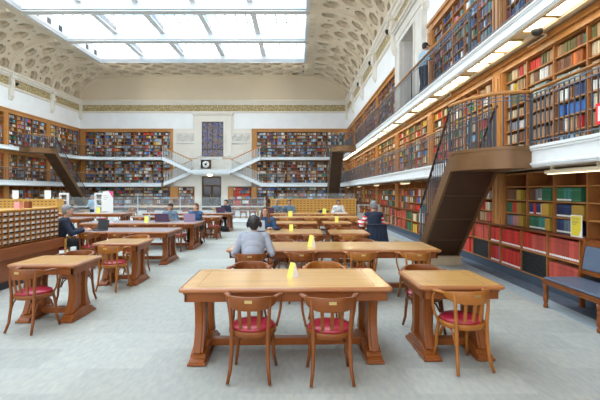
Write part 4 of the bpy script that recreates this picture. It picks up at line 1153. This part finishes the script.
# ================================================================== BENCH
t=thing('leather_bench','turned-leg wooden bench with blue leather seat and back by the red volumes','bench',(3.54,6.12,.006),0)
BL=1.95
m=MB(); m.box(0,.56,-BL,0,.34,.40); m.box(-.012,.572,-BL-.012,.012,.392,.405); m.box(-.008,0,-BL,0,.352,.362); m.build('seat_frame','chair_wood',t,bevel=.006)
m=MB(); m.box(.012,.52,-BL+.02,-.02,.405,.445); o=m.build('seat','blue_leather',t,bevel=.025)
for yy in (-.035,-1.13,-BL+.035):
    m=MB(); m.lathe([(.030,.0),(.034,.02),(.026,.05),(.020,.06),(.030,.08),(.036,.14),(.030,.19),(.020,.205),(.032,.22),(.032,.235),(.022,.25),(.034,.27),(.036,.34)],16,c=(.035,yy,0)); m.build('leg','chair_wood',t)
for yy in (-.03,-BL+.03):
    m=MB(); m.prism([(.50,.34),(.555,.34),(.60,0),(.54,0)],'y',yy-.028,yy+.028); m.build('leg','chair_wood',t)
    m=MB(); m.prism([(.50,.36),(.555,.36),(.66,.97),(.615,.99),(.60,.97)],'y',yy-.028,yy+.028); m.build('back_post','chair_wood',t)
def backpt(z): return .515+(z-.40)*.165
m=MB()
for z0_,z1_ in ((.90,.96),(.50,.56)): m.prism([(backpt(z0_),z0_),(backpt(z0_)+.035,z0_),(backpt(z1_)+.035,z1_),(backpt(z1_),z1_)],'y',-BL+.03,-.03)
m.build('back_rail','chair_wood',t)
m=MB(); m.prism([(backpt(.565)-.012,.565),(backpt(.565)+.025,.565),(backpt(.895)+.025,.895),(backpt(.895)-.012,.895)],'y',-BL+.07,-.07); m.build('back_cushion','blue_leather',t,bevel=.012)

# ================================================================== CARD CATALOGUES
def catalogue(label,loc,rz,ncol,nrow,cw,rh,z0,base=True,detail=True,W=None,wood='catalogue_oak',h_top=None):
    """local x along the front, front at y=0 facing -y"""
    t=thing('card_catalogue',label,'card catalogue',loc,rz,'oak card catalogue cabinets')
    W=ncol*cw; H=nrow*rh
    m=MB(); m.box(-.03,W+.03,.012,.55,z0,z0+H+.02); m.build('case',wood,t)
    m=MB(); m.box(-.05,W+.05,-.03,.57,z0+H+.02,z0+H+.05); m.build('top_board','oak_yellow',t,bevel=.006)
    for i in range(ncol//5+1): m=MB(); x=min(W,i*5*cw); m.box(x-.014,x+.014,-.006,.02,z0,z0+H+.02); m.build('divider',wood,t)
    d0=None
    for i in range(ncol):
        for j in range(nrow):
            p=(i*cw+cw/2,0,z0+j*rh+.01)
            if d0 is None:
                m=MB(); m.box(-cw/2+.008,cw/2-.008,-.002,.03,.008,rh-.008); d=m.build('drawer',wood,t,p); d0=d
                hs=[]
                if detail:
                    m=MB(); m.box(-.038,.038,-.012,-.002,rh*.42,rh*.42+.044); h1=m.build('label_card','paper',d)
                    m=MB(); m.box(-.030,.046,-.034,-.006,rh*.42-.024,rh*.42-.002); m.sphere((0,-.022,rh*.42-.012),.014,8); h2=m.build('pull_handle','black',d); hs=[h1,h2]
                else:
                    m=MB(); m.box(-.042,.042,-.010,-.002,rh*.35,rh*.62); h1=m.build('label_card','wood_dark',d); hs=[h1]
            else:
                d=d0.copy(); COL.objects.link(d); d.parent=t; d.location=p
                for h_ in hs: c=h_.copy(); COL.objects.link(c); c.parent=d
    if base:
        m=MB(); m.box(-.06,W+.06,-.10,.60,z0-.21,z0-.015); m.build('stand_top','catalogue_base',t,bevel=.006)
        m=MB(); m.box(.0,W,-.02,.50,.12,z0-.21); m.build('stand_cupboard','catalogue_base',t)
        m=MB(); m.box(.0,W,-.04,.50,0,.12); m.build('plinth','black',t)
    else:
        m=MB(); m.box(0,W,.05,.5,0,z0); m.build('stand_cupboard','catalogue_base',t)
    return t
# long catalogue: face looks at the aisle (+X); local x runs away from the camera
catalogue('long oak card catalogue with white-labelled drawers, end nearer the dark-sweater man',(-5.10,7.04,0),R(90),12,6,.1547,.098,.72)
catalogue('long oak card catalogue with white-labelled drawers, running out past the photo edge',(-5.10,5.10,0),R(90),12,6,.1547,.098,.72)
for i in range(4):
    catalogue('pale oak card catalogue at the far end of room, %s from the platform'%ordw(i+1),(-1.33+i*1.01,20.0,0),0,6,6,.165,.115,.57,base=False,detail=False,wood='oak_yellow')
for i in range(2):
    catalogue('pale oak card catalogue behind the long one, %s'%('nearer the wall' if i==0 else 'nearer the detector gates'),(-13.2+i*1.42,18.0,0),0,8,6,.17,.115,.60,base=False,detail=False,wood='oak_yellow')

# ================================================================== SMALL THINGS
def tent(x,y,rz,label,h=.15,w=.10,z=.766):
    t=thing('tent_card',label,'card',(x,y,z),R(rz),'yellow table cards')
    m=MB(); m.prism([(-.045,0),(-.042,0),(.0,h),(-.003,h)],'y',-w/2,w/2); m.build('yellow_face','yellow_card',t)
    m=MB(); m.prism([(.042,0),(.045,0),(.003,h),(.0,h)],'y',-w/2,w/2); m.prism([(-.040,0),(.040,0),(0,h-.01)],'y',-w/2+.002,w/2-.002); m.build('white_face','paper',t)
tent(-.065,4.53,30,'folded yellow and white card on the big polished table')
tent(.21,7.0,25,'folded yellow and white card on the very long table',.19,.13)
def card(x,y,label,h=.16,w=.12,z=.766):
    t=thing('table_card',label,'card',(x,y,z),0,'yellow table cards')
    m=MB(); m.prism([(-.03,0),(-.026,0),(.002,h),(-.002,h)],'x',-w/2,w/2); m.build('front_panel','yellow_card',t); m=MB(); m.prism([(.03,0),(.026,0),(-.002,h),(.002,h)],'x',-w/2,w/2); m.build('rear_panel','paper',t)
card(-.18,9.75,'upright yellow card on the brown-haired woman\'s table',.15,.09)
card(1.12,12.5,'tall yellow card on small table beside man in striped sleeves',.18,.10)
card(-.32,15.2,'small yellow card on the fifth-row table',.2,.15)
card(-4.68,10.1,'lime yellow card on dark-sweater man\'s table',.18,.12)
card(-4.5,12.4,'lime yellow card beside the plum laptop',.18,.12)
card(-8.5,17.8,'yellow card on the table before the white banner',.24,.15)
card(1.05,17.4,'small yellow card near the white-shirted man',.2,.15)
def laptop(x,y,z,deg,label,mat,w=.34,d=.24,open_=100,scr='black'):
    t=thing('laptop',label,'laptop',(x,y,z),R(deg),'open laptops')
    m=MB(); m.box(-w/2,w/2,-d/2,d/2,0,.016); m.build('base',mat,t,bevel=.003)
    m=MB(); m.box(-w/2+.03,w/2-.03,-d/2+.09,d/2-.02,.016,.0175); m.build('keyboard','black',t)
    a=R(open_-90); m=MB(); h=.23
    dy,dz=math.sin(a),math.cos(a)
    v=[]
    for x_ in (-w/2,w/2):
        for (o,q) in ((0,0),(.010,0),(.010,h),(0,h)): v.append((x_,d/2-.005+q*dy+o*dz,.016+q*dz-o*dy))
    m.add(v,[(0,1,2,3),(7,6,5,4),(0,4,5,1),(1,5,6,2),(2,6,7,3),(3,7,4,0)]); lid=m.build('lid',mat,t,fix=True)
    m=MB(); v=[]
    for x_ in (-w/2+.012,w/2-.012):
        for (o,q) in ((-.001,.012),(-.0005,.012),(-.0005,h-.012),(-.001,h-.012)): v.append((x_,d/2-.005+q*dy+o*dz,.016+q*dz-o*dy))
    m.add(v,[(0,1,2,3),(7,6,5,4),(0,4,5,1),(1,5,6,2),(2,6,7,3),(3,7,4,0)]); m.build('screen',scr,lid)
    return t
# screen side faces local -y (the user sits at -y)
laptop(-4.72,9.85,.766,-32,'dark blue laptop on the dark-sweater man\'s table','laptop_dark',.42)
laptop(-4.12,12.75,.766,180,'plum-black laptop in front of the reader in cap','laptop_plum',.42)
laptop(-3.30,12.75,.766,183,'mauve metallic laptop before the reader in navy','laptop_mauve',.34)
laptop(2.0,12.45,.766,20,'open silver laptop of the man in striped sleeves','laptop_silver',.36,scr='laptop_silver')
laptop(-3.35,17.95,.766,190,'dull violet laptop before the man in dark suit','laptop_plum',.36)
laptop(-1.2,17.55,.766,176,'dark laptop in front of the reader in steel-blue shirt','laptop_plum',.36)
laptop(-.92,9.9,.766,178,'pale slim laptop before the brown-haired woman','laptop_silver',.26)
def solid(name,mat,label,cat,loc,f,rz=0,group=None,**k):
    m=MB(); f(m); o=m.build(name,mat,None,loc,rz,**k); return tag(o,label,cat,group)
# papers, bottle, folders on tables
t=thing('water_bottle','small blue water bottle on the laptop pair\'s table','bottle',(-4.62,12.95,.766)); m=MB(); m.lathe([(.03,0),(.034,.02),(.034,.14),(.014,.18)],14); m.build('body','cloth_blue_light',t); m=MB(); m.lathe([(.016,.18),(.016,.205)],12); m.build('cap','white_plastic',t)
solid('open_papers','paper','loose white papers before the white-shirted man','papers',(1.55,17.6,.766),lambda m:(m.box(-.15,.15,-.1,.1,0,.01),m.box(.18,.45,-.1,.12,0,.014)))
solid('glasses_case','cloth_navy','small dark case beside the brown-haired woman\'s laptop','case',(-.52,9.85,.766),lambda m:m.sphere((0,0,.035),.10,12,0,(1,.5,.35)))
solid('backpack','cloth_black','black bag lying on floor at the aisle end of laptop pair\'s table','bag',(-3.30,13.2,.005),lambda m:(m.sphere((0,0,.12),.24,16,0,(1.0,.7,.5)),m.sphere((.15,-.05,.08),.16,12,0,(1,.8,.5)),m.tube([(-.15,-.1,.18),(-.22,-.17,.14),(-.18,-.2,.04)],.018,6)))
solid('floor_bag','cloth_black','small dark bag on floor under the suited man\'s table','bag',(-3.1,17.4,.005),lambda m:m.sphere((0,0,.12),.2,12,0,(1,.7,.6)))
# coat over a chair back near the card cabinets
solid('navy_coat','cloth_navy','navy coat draped over an empty chair before the card cabinets','coat',(1.08,18.72,.44),lambda m:(m.sphere((0,0,.25),.28,14,0,(1,.35,.62)),m.box(-.2,.2,-.05,.05,.0,.3)))
# handbag beside the man in striped sleeves
t=thing('handbag','small wire-handled handbag on floor beside the man in striped sleeves','bag',(2.75,11.9,.006)); m=MB(); m.box(-.12,.12,-.08,.08,0,.16); m.build('body','cloth_black',t,bevel=.03); m=MB(); m.tube([(.1*math.cos(a),0,.15+.14*math.sin(a)) for a in [i*PI/8 for i in range(9)]],.008,6); m.build('handle','brass',t)
# detector gates, banner
for x,y,l in ((-10.6,18.95,'tall white detector gate behind the pale catalogue, nearer the long stair foot'),(-9.62,20.2,'tall white detector gate next to the white banner')):
    t=thing('detector_gate',l,'gate',(x,y,.0),0,'white detector gates')
    for s in (-1,1): m=MB(); m.box(s*.17-.035,s*.17+.035,-.05,.05,0,1.55); m.build('upright','white_plastic',t,bevel=.01)
    for z in (.55,.95,1.25): m=MB(); m.box(-.14,.14,-.03,.03,z,z+.05); m.build('cross_bar','white_plastic',t)
    m=MB(); m.box(-.205,.205,-.055,.055,1.52,1.6); m.build('top_cap','white_plastic',t,bevel=.01)
    m=MB(); m.box(-.25,.25,-.15,.15,0,.03); m.build('base','pale_metal',t)
t=thing('banner_stand','tall white banner with magenta top corner standing by the detector gate','banner',(-8.92,19.6,0),0)
m=MB(); m.box(-.24,.24,-.01,.01,.06,1.68); m.build('banner_cloth','paper',t)
m=MB(); m.prism([(.05,1.675),(.238,1.675),(.238,1.35)],'y',-.014,-.0105); m.build('corner_mark','magenta',t)
m=MB(); 
for i,(z,wd) in enumerate(((1.45,.18),(1.37,.22),(1.29,.15))): m.box(-.2,-.2+wd,-.013,-.0105,z,z+.03)
m.build('text_lines','pale_metal',t)
m=MB(); m.box(-.27,.27,-.08,.08,0,.06); m.build('base','pale_metal',t)
# glass screen across the platform edge
t=thing('glass_screen','long clear glass screen with pale rail standing across the platform edge','glass screen',(-13.0,22.2,.07),0)
m=MB(); m.box(0,11.2,-.006,.006,.05,1.30); m.build('glass_panel','clear_glass',t)
m=MB(); m.box(0,11.2,-.045,.045,.76,.83); m.build('rail','pale_metal',t)
for i in range(6): m=MB(); m.box(i*2.24-.02,i*2.24+.02,-.03,.03,0,1.33); m.build('post','pale_metal',t)
# low book truck / counter cases beyond the catalogues on the bench side
t=thing('book_trolley','pale metal book truck with a few books behind the striped-sleeve man','trolley',(3.3,20.0,.006),0)
for s in (-1,1): m=MB(); m.box(s*.5-.02,s*.5+.02,-.2,.2,.08,1.05); m.build('end_frame','pale_metal',t)
for z in (.2,.6,1.0): m=MB(); m.box(-.5,.5,-.2,.2,z,z+.03); m.build('shelf','pale_metal',t)
for s in (-.42,.42): m=MB(); m.tube([(s,-.02,.04),(s,.02,.04)],.04,12); m.build('wheel','black',t)
# information desk behind the far catalogue
t=thing('service_desk','pale grey service desk with glass front beyond the far card catalogues','desk',(.6,24.5,0),0)
m=MB(); m.box(-1.8,2.6,-.3,.3,0,1.15); m.build('body','pale_metal',t); m=MB(); m.box(-1.9,2.7,-.4,.35,1.15,1.2); m.build('worktop','white_plastic',t); m=MB(); m.box(-1.8,2.6,-.33,-.32,1.2,1.55); m.build('glass_front','clear_glass',t)
# monitors / notices on the pale catalogues at the back
for x,l in ((-12.35,'small white notice board on the pale catalogue, nearer the wall'),(-10.95,'small white notice board on the pale catalogue, nearer the gate')):
    t=thing('notice_board',l,'notice',(x,18.3,1.34),0); m=MB(); m.box(-.14,.14,-.01,.01,.03,.38); m.build('panel','white_plastic',t,bevel=.006); m=MB(); m.box(-.08,.08,-.06,.06,0,.03); m.build('foot','white_plastic',t)
for x,y,z,l,mt in ((-4.98,7.9,1.358,'pink slip box on top of the long card catalogue','pink'),(-5.02,8.25,1.358,'small brown card box on top of the long catalogue','wood_dark')):
    solid('slip_box',mt,l,'box',(x-.3,y,z),lambda m:(m.box(-.05,.05,-.05,.05,0,.12),m.box(-.045,.045,-.045,.045,.12,.125)))
# yellow sign on the ledge
t=thing('ledge_sign','yellow notice in white stand on the ledge above red volumes','sign',(4.225,6.40,.987),R(-84))
m=MB(); m.box(-.115,.115,0,.006,.0,.335); m.build('stand','white_plastic',t); m=MB(); m.box(-.10,.10,-.003,0,.02,.32); m.build('notice','yellow_sign',t)
m=MB()
for z,wd in ((.285,.12),(.27,.15),(.24,.13),(.225,.15),(.21,.10),(.19,.08)): m.box(-.085,-.085+wd,-.0042,-.003,z,z+.006)
m.build('text_lines','grey_ink',t)
m=MB(); m.prism([(.10,.02),(.10,.12),(.05,.02)],'y',-.0045,-.003); m.build('corner_mark','paper',t)
m=MB(); m.box(-.10,.10,-.0,.09,0,.004); m.build('foot','white_plastic',t)
# red-bordered sign on the railing
t=thing('railing_sign','red-bordered white sign hanging on the lower gallery railing above the bench','sign',(3.645,5.02,2.50),R(-90))
m=MB(); m.box(-.14,.3,0,.006,0,.26); m.build('board','red_sign',t); m=MB(); m.box(-.10,.26,-.002,0,.04,.22); m.build('face','paper',t); m=MB(); m.box(-.06,.0,-.004,-.002,.08,.18); m.build('mark','red_sign',t)
# tube lights below the lower gallery
for i,y in enumerate((6.0,10.4,15.4,21.0,27.0,33.0)):
    t=thing('tube_light','cream tube light bracketed under the lower gallery, %s from the bench end'%ordw(i+1),'strip light',(3.86,y,ZU1-.075),0,'tube lights under the lower gallery')
    m=MB(); m.tube([(0,-.75,0),(0,.55,0),(.04,.63,.0),(.12,.66,.01),(.26,.66,.02)],.034,10); m.build('tube','soffit_cream',t)
    for yy in (-.6,.4): m=MB(); m.box(-.02,.02,yy-.02,yy+.02,.03,.105); m.build('bracket','soffit_cream',t)
    m=MB(); m.box(-.02,.02,-.7,.5,-.040,-.034); m.build('lens','lamp_tube',t)
    t=thing('tube_light','cream tube light bracketed under the upper gallery, %s from the bench end'%ordw(i+1),'strip light',(4.2,y+1.4,ZU2-.03),0,'tube lights under the upper gallery')
    m=MB(); m.tube([(-.12,-.3,.01),(-.02,-.3,-.03),(0,-.26,-.03),(0,.3,-.03)],.016,8); m.build('tube','soffit_cream',t)
t=thing('security_camera','black dome camera under the upper gallery above the bench end','camera',(3.98,7.02,ZU2),0)
m=MB(); m.lathe([(.05,-.10),(.08,-.07),(.09,-.03),(.09,0)],18); m.build('dome','black',t); m=MB(); m.lathe([(.10,-.015),(.10,0)],18); m.build('mount','soffit_cream',t)
# small black spotlights on the cornice
for i,(x,y,z,s,l) in enumerate(((XL+.30,RB[6]+.35,9.0,-1,'third bracket from the clock wall, catalogue side'),(XL+.30,RB[7]+.35,9.0,-1,'second bracket from the clock wall, catalogue side'),(XR-.30,RB[6]+.4,9.0,1,'third bracket from the clock wall, bench side'),(XR-.30,RB[7]+.4,9.0,1,'second bracket from the clock wall, bench side'),(XR-.3,RB[5]+.4,9.0,1,'fourth bracket from the clock wall, bench side'))):
    t=thing('spotlight','small black spotlight under the cornice by the %s'%l,'spotlight',(x,y,z),0,'spotlights under the cornice')
    m=MB(); m.tube([(0,0,0),(-s*.0,-.22,-.12)],[.09,.11],12); m.build('housing','black',t); m=MB(); m.box(min(0,s*.3),max(0,s*.3),-.02,.02,-.02,.02); m.build('arm','black',t)
# ================================================================== PEOPLE
def capsule(m,a,b_,ra,rb,n=14,mi=0):
    a=Vector(a); b_=Vector(b_)
    m.sphere(a,ra,n,mi); m.sphere(b_,rb,n,mi)
    if (b_-a).length>1e-4: m.tube([a,b_],[ra,rb],n,mi)
def ell(m,c,r,sc,n=16): m.sphere(c,r,n,0,sc)
def ik(a,b_,l1,l2,pole):
    a=Vector(a); b_=Vector(b_); d=b_-a; L_=min(d.length,(l1+l2)*.998); u=d.normalized()
    if d.length>(l1+l2)*.998: b_=a+u*L_
    x=(l1*l1-l2*l2+L_*L_)/(2*L_); h=math.sqrt(max(0,l1*l1-x*x))
    p=Vector(pole); p=(p-u*p.dot(u)).normalized()
    return a+u*x+p*h,b_
def finish(m,name,mat,parent,vox,sm=2):
    o=m.build(name,mat,parent)
    r=o.modifiers.new('remesh','REMESH'); r.mode='VOXEL'; r.voxel_size=vox; r.use_smooth_shade=True
    s=o.modifiers.new('smooth','SMOOTH'); s.factor=.5; s.iterations=sm
    return o
def person(label,loc,deg,hands,lean=.10,shirt='cloth_grey',pants='cloth_navy',hair='hair_dark',hairlen=0,skin='skin',headyaw=0,headtilt=.0,vest=None,sleeve=None,beard=False,
           glasses=False,headphones=False,cap=None,standing=False,vox=.011,scale=1.0,knee=.44,slouch=0,hip_z=.52,face=True,short_sleeve=False):
    """local frame: +y is where the person faces; floor at z=0. hands: two (x,y,z) targets."""
    t=thing('person',label,'person',loc,R(deg)); t.scale=(scale,)*3
    if standing:
        hz=.92; hips=[Vector((s*.09,0,hz)) for s in (-1,1)]
        kn=[Vector((s*.10,.03,.49)) for s in (-1,1)]; an=[Vector((s*.11,-.02,.09)) for s in (-1,1)]
    else:
        hz=hip_z; hips=[Vector((s*.09,.0,hz)) for s in (-1,1)]
        kn=[Vector((s*.12,knee,hz+.0)) for s in (-1,1)]; an=[Vector((s*.13,knee-.05,.09)) for s in (-1,1)]
    L_=lean
    pel=Vector((0,0,hz)); wa=Vector((0,L_*.30-.01,hz+.17)); ch=Vector((0,L_*.85,hz+.37)); nk=Vector((0,L_*1.25+slouch,hz+.52))
    hd=nk+Vector((0,.03+headtilt*.5+slouch*.3,.155-abs(headtilt)*.25))
    sh=[Vector((s*.175,L_*1.15+slouch*.5,hz+.455)) for s in (-1,1)]
    HR=Matrix.Rotation(R(headyaw),3,'Z')@Matrix.Rotation(-headtilt*2.2,3,'X')
    def H(x,y,z): return hd+HR@Vector((x,y,z))
    el=[];wr=[]
    for i,s in enumerate((-1,1)):
        e,w_=ik(sh[i],hands[i],.29,.25,(s*.42,-.25,-.95)); el.append(e); wr.append(w_)
    # continuous skin body
    m=MB()
    ell(m,pel,.15,(1.0,.62,.7)); capsule(m,pel,wa,.10,.10); ell(m,wa,.13,(1.0,.70,1.1)); ell(m,ch,.155,(1.12,.74,1.05)); capsule(m,sh[0],sh[1],.06,.06); capsule(m,ch,nk,.09,.052); capsule(m,nk,H(0,-.015,-.05),.053,.052)
    for i in (0,1):
        capsule(m,hips[i],kn[i],.078,.052); capsule(m,kn[i],an[i],.050,.035); capsule(m,sh[i],el[i],.050,.038); capsule(m,el[i],wr[i],.037,.025)
        capsule(m,an[i]+Vector((0,-.03,-.045)),an[i]+Vector((0,.13,-.055)),.036,.028)
        # hand: palm, four curled fingers, thumb
        s=(-1,1)[i]; f=(wr[i]-el[i]); f.z*=.3; f.normalize(); sd=Vector((0,0,1)).cross(f).normalized()*(-1); up=Vector((0,0,1))
        p0=wr[i]+f*.045
        m.obox(wr[i]+f*.005,wr[i]+f*.085,.072,.026)
        for q,(o_,ln) in enumerate(((-.030,.062),(-.010,.074),(.010,.070),(.030,.054))):
            a=wr[i]+f*.082+sd*o_; b2=a+f*ln*.55-up*.006; c_=b2+f*ln*.40-up*.022
            capsule(m,a,b2,.0095,.009,8); capsule(m,b2,c_,.009,.008,8)
        th=wr[i]+f*.02-sd*s*.0+sd*(-s)*(-.034); capsule(m,th,th+f*.04+sd*(s)*.022-up*.01,.013,.011,8); capsule(m,th+f*.04+sd*(s)*.022-up*.01,th+f*.065+sd*(s)*.02-up*.018,.011,.009,8)
    # head
    hc=H(0,0,0); 
    def hell(x,y,z,r,sc):
        vs=MB(); vs.sphere((0,0,0),r,14,0,sc); m.add([hc+HR@(Vector(v)+Vector((x,y,z))) for v in vs.v],vs.f,0,True)
    hell(0,-.012,.028,.098,(.80,.98,.93)); hell(0,.022,-.035,.072,(.86,.92,1.05)); hell(0,.048,-.088,.032,(1.1,.8,.7))   # skull, face, chin
    hell(0,.098,-.018,.016,(.85,1.1,1.4)); hell(0,.092,.004,.010,(.8,1,1.8)); hell(0,.082,.030,.036,(1.35,.35,.3))      # nose, bridge, brow
    hell(0,.086,-.060,.016,(1.5,.6,.5))
    for s in (-1,1): hell(s*.079,-.005,-.008,.022,(.35,.75,1.25)); hell(s*.040,.066,-.028,.024,(.9,.6,.8))
    finish(m,'body',skin,t,vox,2)
    # face details
    def hobj(mb,name,mat,par):
        mb.v=[tuple(hc+HR@Vector(v)) for v in mb.v]; return mb.build(name,mat,par)
    if face:
        for s in (-1,1):
            q=MB(); q.sphere((s*.031,.083,.004),.0115,10,0,(1.2,.6,.75)); e=hobj(q,'eye','eye_white',t)
            q=MB(); q.sphere((s*.031,.0885,.004),.006,8,0,(1,.6,1)); hobj(q,'iris','hair_dark',e)
            q=MB(); q.tube([(s*.016,.090,.024),(s*.032,.090,.028),(s*.048,.080,.023)],.004,6); hobj(q,'eyebrow',hair,t)
        q=MB(); q.tube([(-.022,.088,-.060),(-.008,.0985,-.057),(.008,.0985,-.057),(.022,.088,-.060)],[.003,.0055,.0055,.003],6); hobj(q,'lips','lip',t)
    # clothes ---------------------------------------------------------
    g=.016
    c=MB()
    ell(c,pel+Vector((0,.02,0)),.145+g,(1.04,.68,.70)); ell(c,(pel+wa)/2,.14+g,(1.05,.74,1.1)); ell(c,wa,.14+g,(1.06,.78,1.25)); ell(c,(wa+ch)/2,.148+g,(1.10,.78,1.1)); ell(c,ch,.155+g,(1.13,.78,1.05)); capsule(c,sh[0],sh[1],.062+g,.062+g); capsule(c,ch,nk-Vector((0,0,.02)),.09+g,.056+g*.6)
    for i in (0,1):
        if vest is None or True:
            if sleeve is None or vest is None:
                capsule(c,sh[i],el[i],.052+g,.044+g)
                if not short_sleeve: capsule(c,el[i],wr[i]-(wr[i]-el[i])*.08,.042+g,.028+g)
    finish(c,'shirt' if not vest else 'vest',vest or shirt,t,vox,12)
    if vest:
        for i in (0,1):
            c=MB(); capsule(c,sh[i]*.98+ch*.02,el[i],.052+g,.044+g); capsule(c,el[i],wr[i]-(wr[i]-el[i])*.08,.042+g,.028+g); finish(c,'sleeve',sleeve or shirt,t,vox,2)
    c=MB(); ell(c,pel-Vector((0,0,.03)),.15+g*.8,(1.07,.80,.72))
    for i in (0,1): capsule(c,hips[i],kn[i],.080+g,.056+g*.8); capsule(c,kn[i],an[i]+Vector((0,0,.02)),.054+g*.8,.046+g*.5)
    finish(c,'trousers',pants,t,vox,3)
    for i in (0,1):
        c=MB(); capsule(c,an[i]+Vector((0,-.035,-.045)),an[i]+Vector((0,.135,-.052)),.043,.036); c.box(an[i].x-.04,an[i].x+.04,an[i].y-.075,an[i].y+.165,.004,.02); finish(c,'shoe','black',t,vox,1)
    # hair
    q=MB()
    def qell(x,y,z,r,sc): v=MB(); v.sphere((0,0,0),r,16,0,sc); q.add([hc+HR@(Vector(p)+Vector((x,y,z))) for p in v.v],v.f,0,True)
    if hairlen>=0:
        qell(0,-.026,.046,.104,(.84,.99,.90)); qell(0,-.048,.0,.088,(.93,.82,.95))
        qell(0,.035,.088,.055,(1.1,.85,.5))
        if hairlen>0:
            for s in (-1,1):
                capsule(q,H(s*.062,-.010,.04),H(s*.088,-.02,-.08),.034,.038); capsule(q,H(s*.088,-.02,-.08),H(s*.105,.0,-.08-hairlen*.6),.038,.028)
            capsule(q,H(0,-.075,.0),H(0,-.085,-.10-hairlen*.5),.085,.07)
        finish(q,'hair',hair,t,vox,2)
    if beard:
        q=MB(); qell(0,.045,-.085,.045,(1.25,.8,.75)); finish(q,'beard',hair,t,vox,2)
    if cap:
        q=MB(); qell(0,-.018,.066,.106,(.88,.98,.72)); v=MB(); v.sphere((0,.105,.055),.062,14,0,(1.0,1.0,.16)); q.add([hc+HR@Vector(p) for p in v.v],v.f,0,True); finish(q,'cap',cap,t,vox,2)
    if glasses:
        q=MB()
        for s in (-1,1): q.tube([(s*.032+.024*math.cos(a),.099,.002+.019*math.sin(a)) for a in [i*PI/6 for i in range(12)]],.0032,6,closed=True); q.tube([(s*.056,.097,.006),(s*.078,.02,.004)],.003,6)
        q.tube([(-.008,.101,.004),(.008,.101,.004)],.003,6); hobj(q,'glasses','black',t)
    if headphones:
        q=MB(); q.tube([(.105*math.cos(a),-.012,-.005+.145*math.sin(a)) for a in [i*PI/14 for i in range(15)]],.012,8,ell=(1.3,.7)); hobj(q,'headband','cloth_navy',t)
        for s in (-1,1):
            q=MB(); v=MB(); v.sphere((s*.098,-.005,-.008),.048,14,0,(.55,.85,1.05)); q.add(v.v,v.f,0,True); hobj(q,'ear_cup','cloth_navy',t)
    return t,dict(ch=ch,hz=hz,sh=sh)
TZ=.775
person('man in grey sweatshirt with navy headphones, seen from behind at the long table',(-.70,6.28,.006),0,((-.24,.40,TZ),(.26,.38,TZ)),lean=.20,shirt='cloth_grey',hair='hair_dark',headphones=True,headtilt=-.10,vox=.008,slouch=.04)
person('woman with long brown hair and glasses in denim jacket, facing the camera',(-.83,10.52,.006),180,((-.16,.40,TZ+.02),(.18,.40,TZ+.01)),lean=.16,shirt='cloth_denim',hair='hair_brown',hairlen=.30,glasses=True,headtilt=-.09,vox=.009,slouch=.03)
person('grey-haired man in dark navy sweater seated sideways at a laptop',(-5.30,9.22,.006),-68,((-.05,.50,TZ+.03),(.20,.52,TZ+.02)),lean=.13,shirt='cloth_navy',hair='hair_grey',pants='cloth_black',vox=.009,scale=1.04)
p4,inf=person('man seen from behind, navy vest over red and white striped sleeves',(2.02,11.2,.006),6,((-.30,.36,TZ+.02),(.22,.42,TZ+.01)),lean=.08,shirt='cloth_stripe',vest='cloth_navy',sleeve='cloth_stripe',hair='hair_grey',vox=.01,scale=1.07)
# his coat hangs over the chair back behind him
t=thing('draped_coat','dark blue coat hanging over the chair of the man in striped sleeves','coat',(2.02,10.98,.20))
m=MB(); n=26; vs=[]
for j in range(7):
    f=j/6; z=.62*(1-f); wd=.24+.08*f
    for i in range(n+1):
        u=i/n*2-1; fold=.022*math.sin(u*17+j*.3)*f; vs.append((u*wd,-.05-.05*f-.06*(1-u*u)+fold+.03*f*abs(u),z+.02*math.sin(u*9)*(f>.9)))
for i in range(n+1): u=i/n*2-1; vs.append((u*.23,.05,.63)) 
fs=[]
for j in range(6):
    for i in range(n): a=j*(n+1)+i; fs.append((a,a+1,a+n+2,a+n+1))
for i in range(n): a=7*(n+1)+i; fs.append((i,i+1,a+1,a))
m.add(vs,fs,0,True); o=m.build('coat_cloth','cloth_navy',t); s_=o.modifiers.new('solid','SOLIDIFY'); s_.thickness=.02
person('man in white shirt with dark hair, writing before the card catalogue',(1.72,18.55,.006),180,((-.14,.38,TZ+.02),(.16,.36,TZ+.02)),lean=.16,shirt='cloth_white',hair='hair_dark',headtilt=-.08,vox=.014,skin='skin_tan')
person('grey-haired reader in steel-blue shirt behind a dark laptop',(-.98,18.55,.006),184,((-.14,.38,TZ+.02),(.16,.36,TZ+.02)),lean=.16,shirt='cloth_steel',hair='hair_grey',headtilt=-.06,vox=.014,skin='skin_tan')
person('reader in dark jacket leaning on the table by card catalogue',(-.42,18.75,.006),176,((-.16,.40,TZ+.02),(.30,.40,TZ+.02)),lean=.14,shirt='cloth_steel',hair='hair_dark',headtilt=-.04,vox=.014)
person('reader in dark cap and steel-blue jacket behind the plum laptop',(-4.10,13.55,.006),180,((-.12,.36,TZ+.02),(.14,.36,TZ+.02)),lean=.18,shirt='cloth_steel',hair='hair_dark',cap='cloth_black',headtilt=-.14,vox=.012,skin='skin_tan')
person('reader in navy jumper resting head on hand behind mauve laptop',(-3.22,13.5,.006),165,((-.02,.22,1.02),(.16,.38,TZ+.02)),lean=.18,shirt='cloth_denim',pants='cloth_black',hair='hair_brown',headtilt=-.08,vox=.012)
person('man in dark suit seated at the aisle end of the table with violet laptop',(-3.18,18.7,.006),160,((-.12,.36,TZ+.02),(.20,.38,TZ+.02)),lean=.14,shirt='cloth_navy',pants='cloth_black',hair='hair_dark',headtilt=-.06,vox=.014)
person('person in light blue top standing by the detector gates near the banner',(-10.25,20.9,.006),170,((-.22,.25,1.02),(.22,.28,1.05)),standing=True,lean=.03,shirt='cloth_blue_light',hair='hair_grey',vox=.014,scale=.86)
person('person in white shirt and dark cap standing on the upper gallery by the shelves',(3.92,13.25,ZG2+.002),-70,((-.16,.22,1.22),(.18,.20,1.15)),standing=True,lean=.05,shirt='cloth_blue_light',pants='cloth_navy',hair='hair_dark',cap='cloth_navy',vox=.013,scale=1.0)
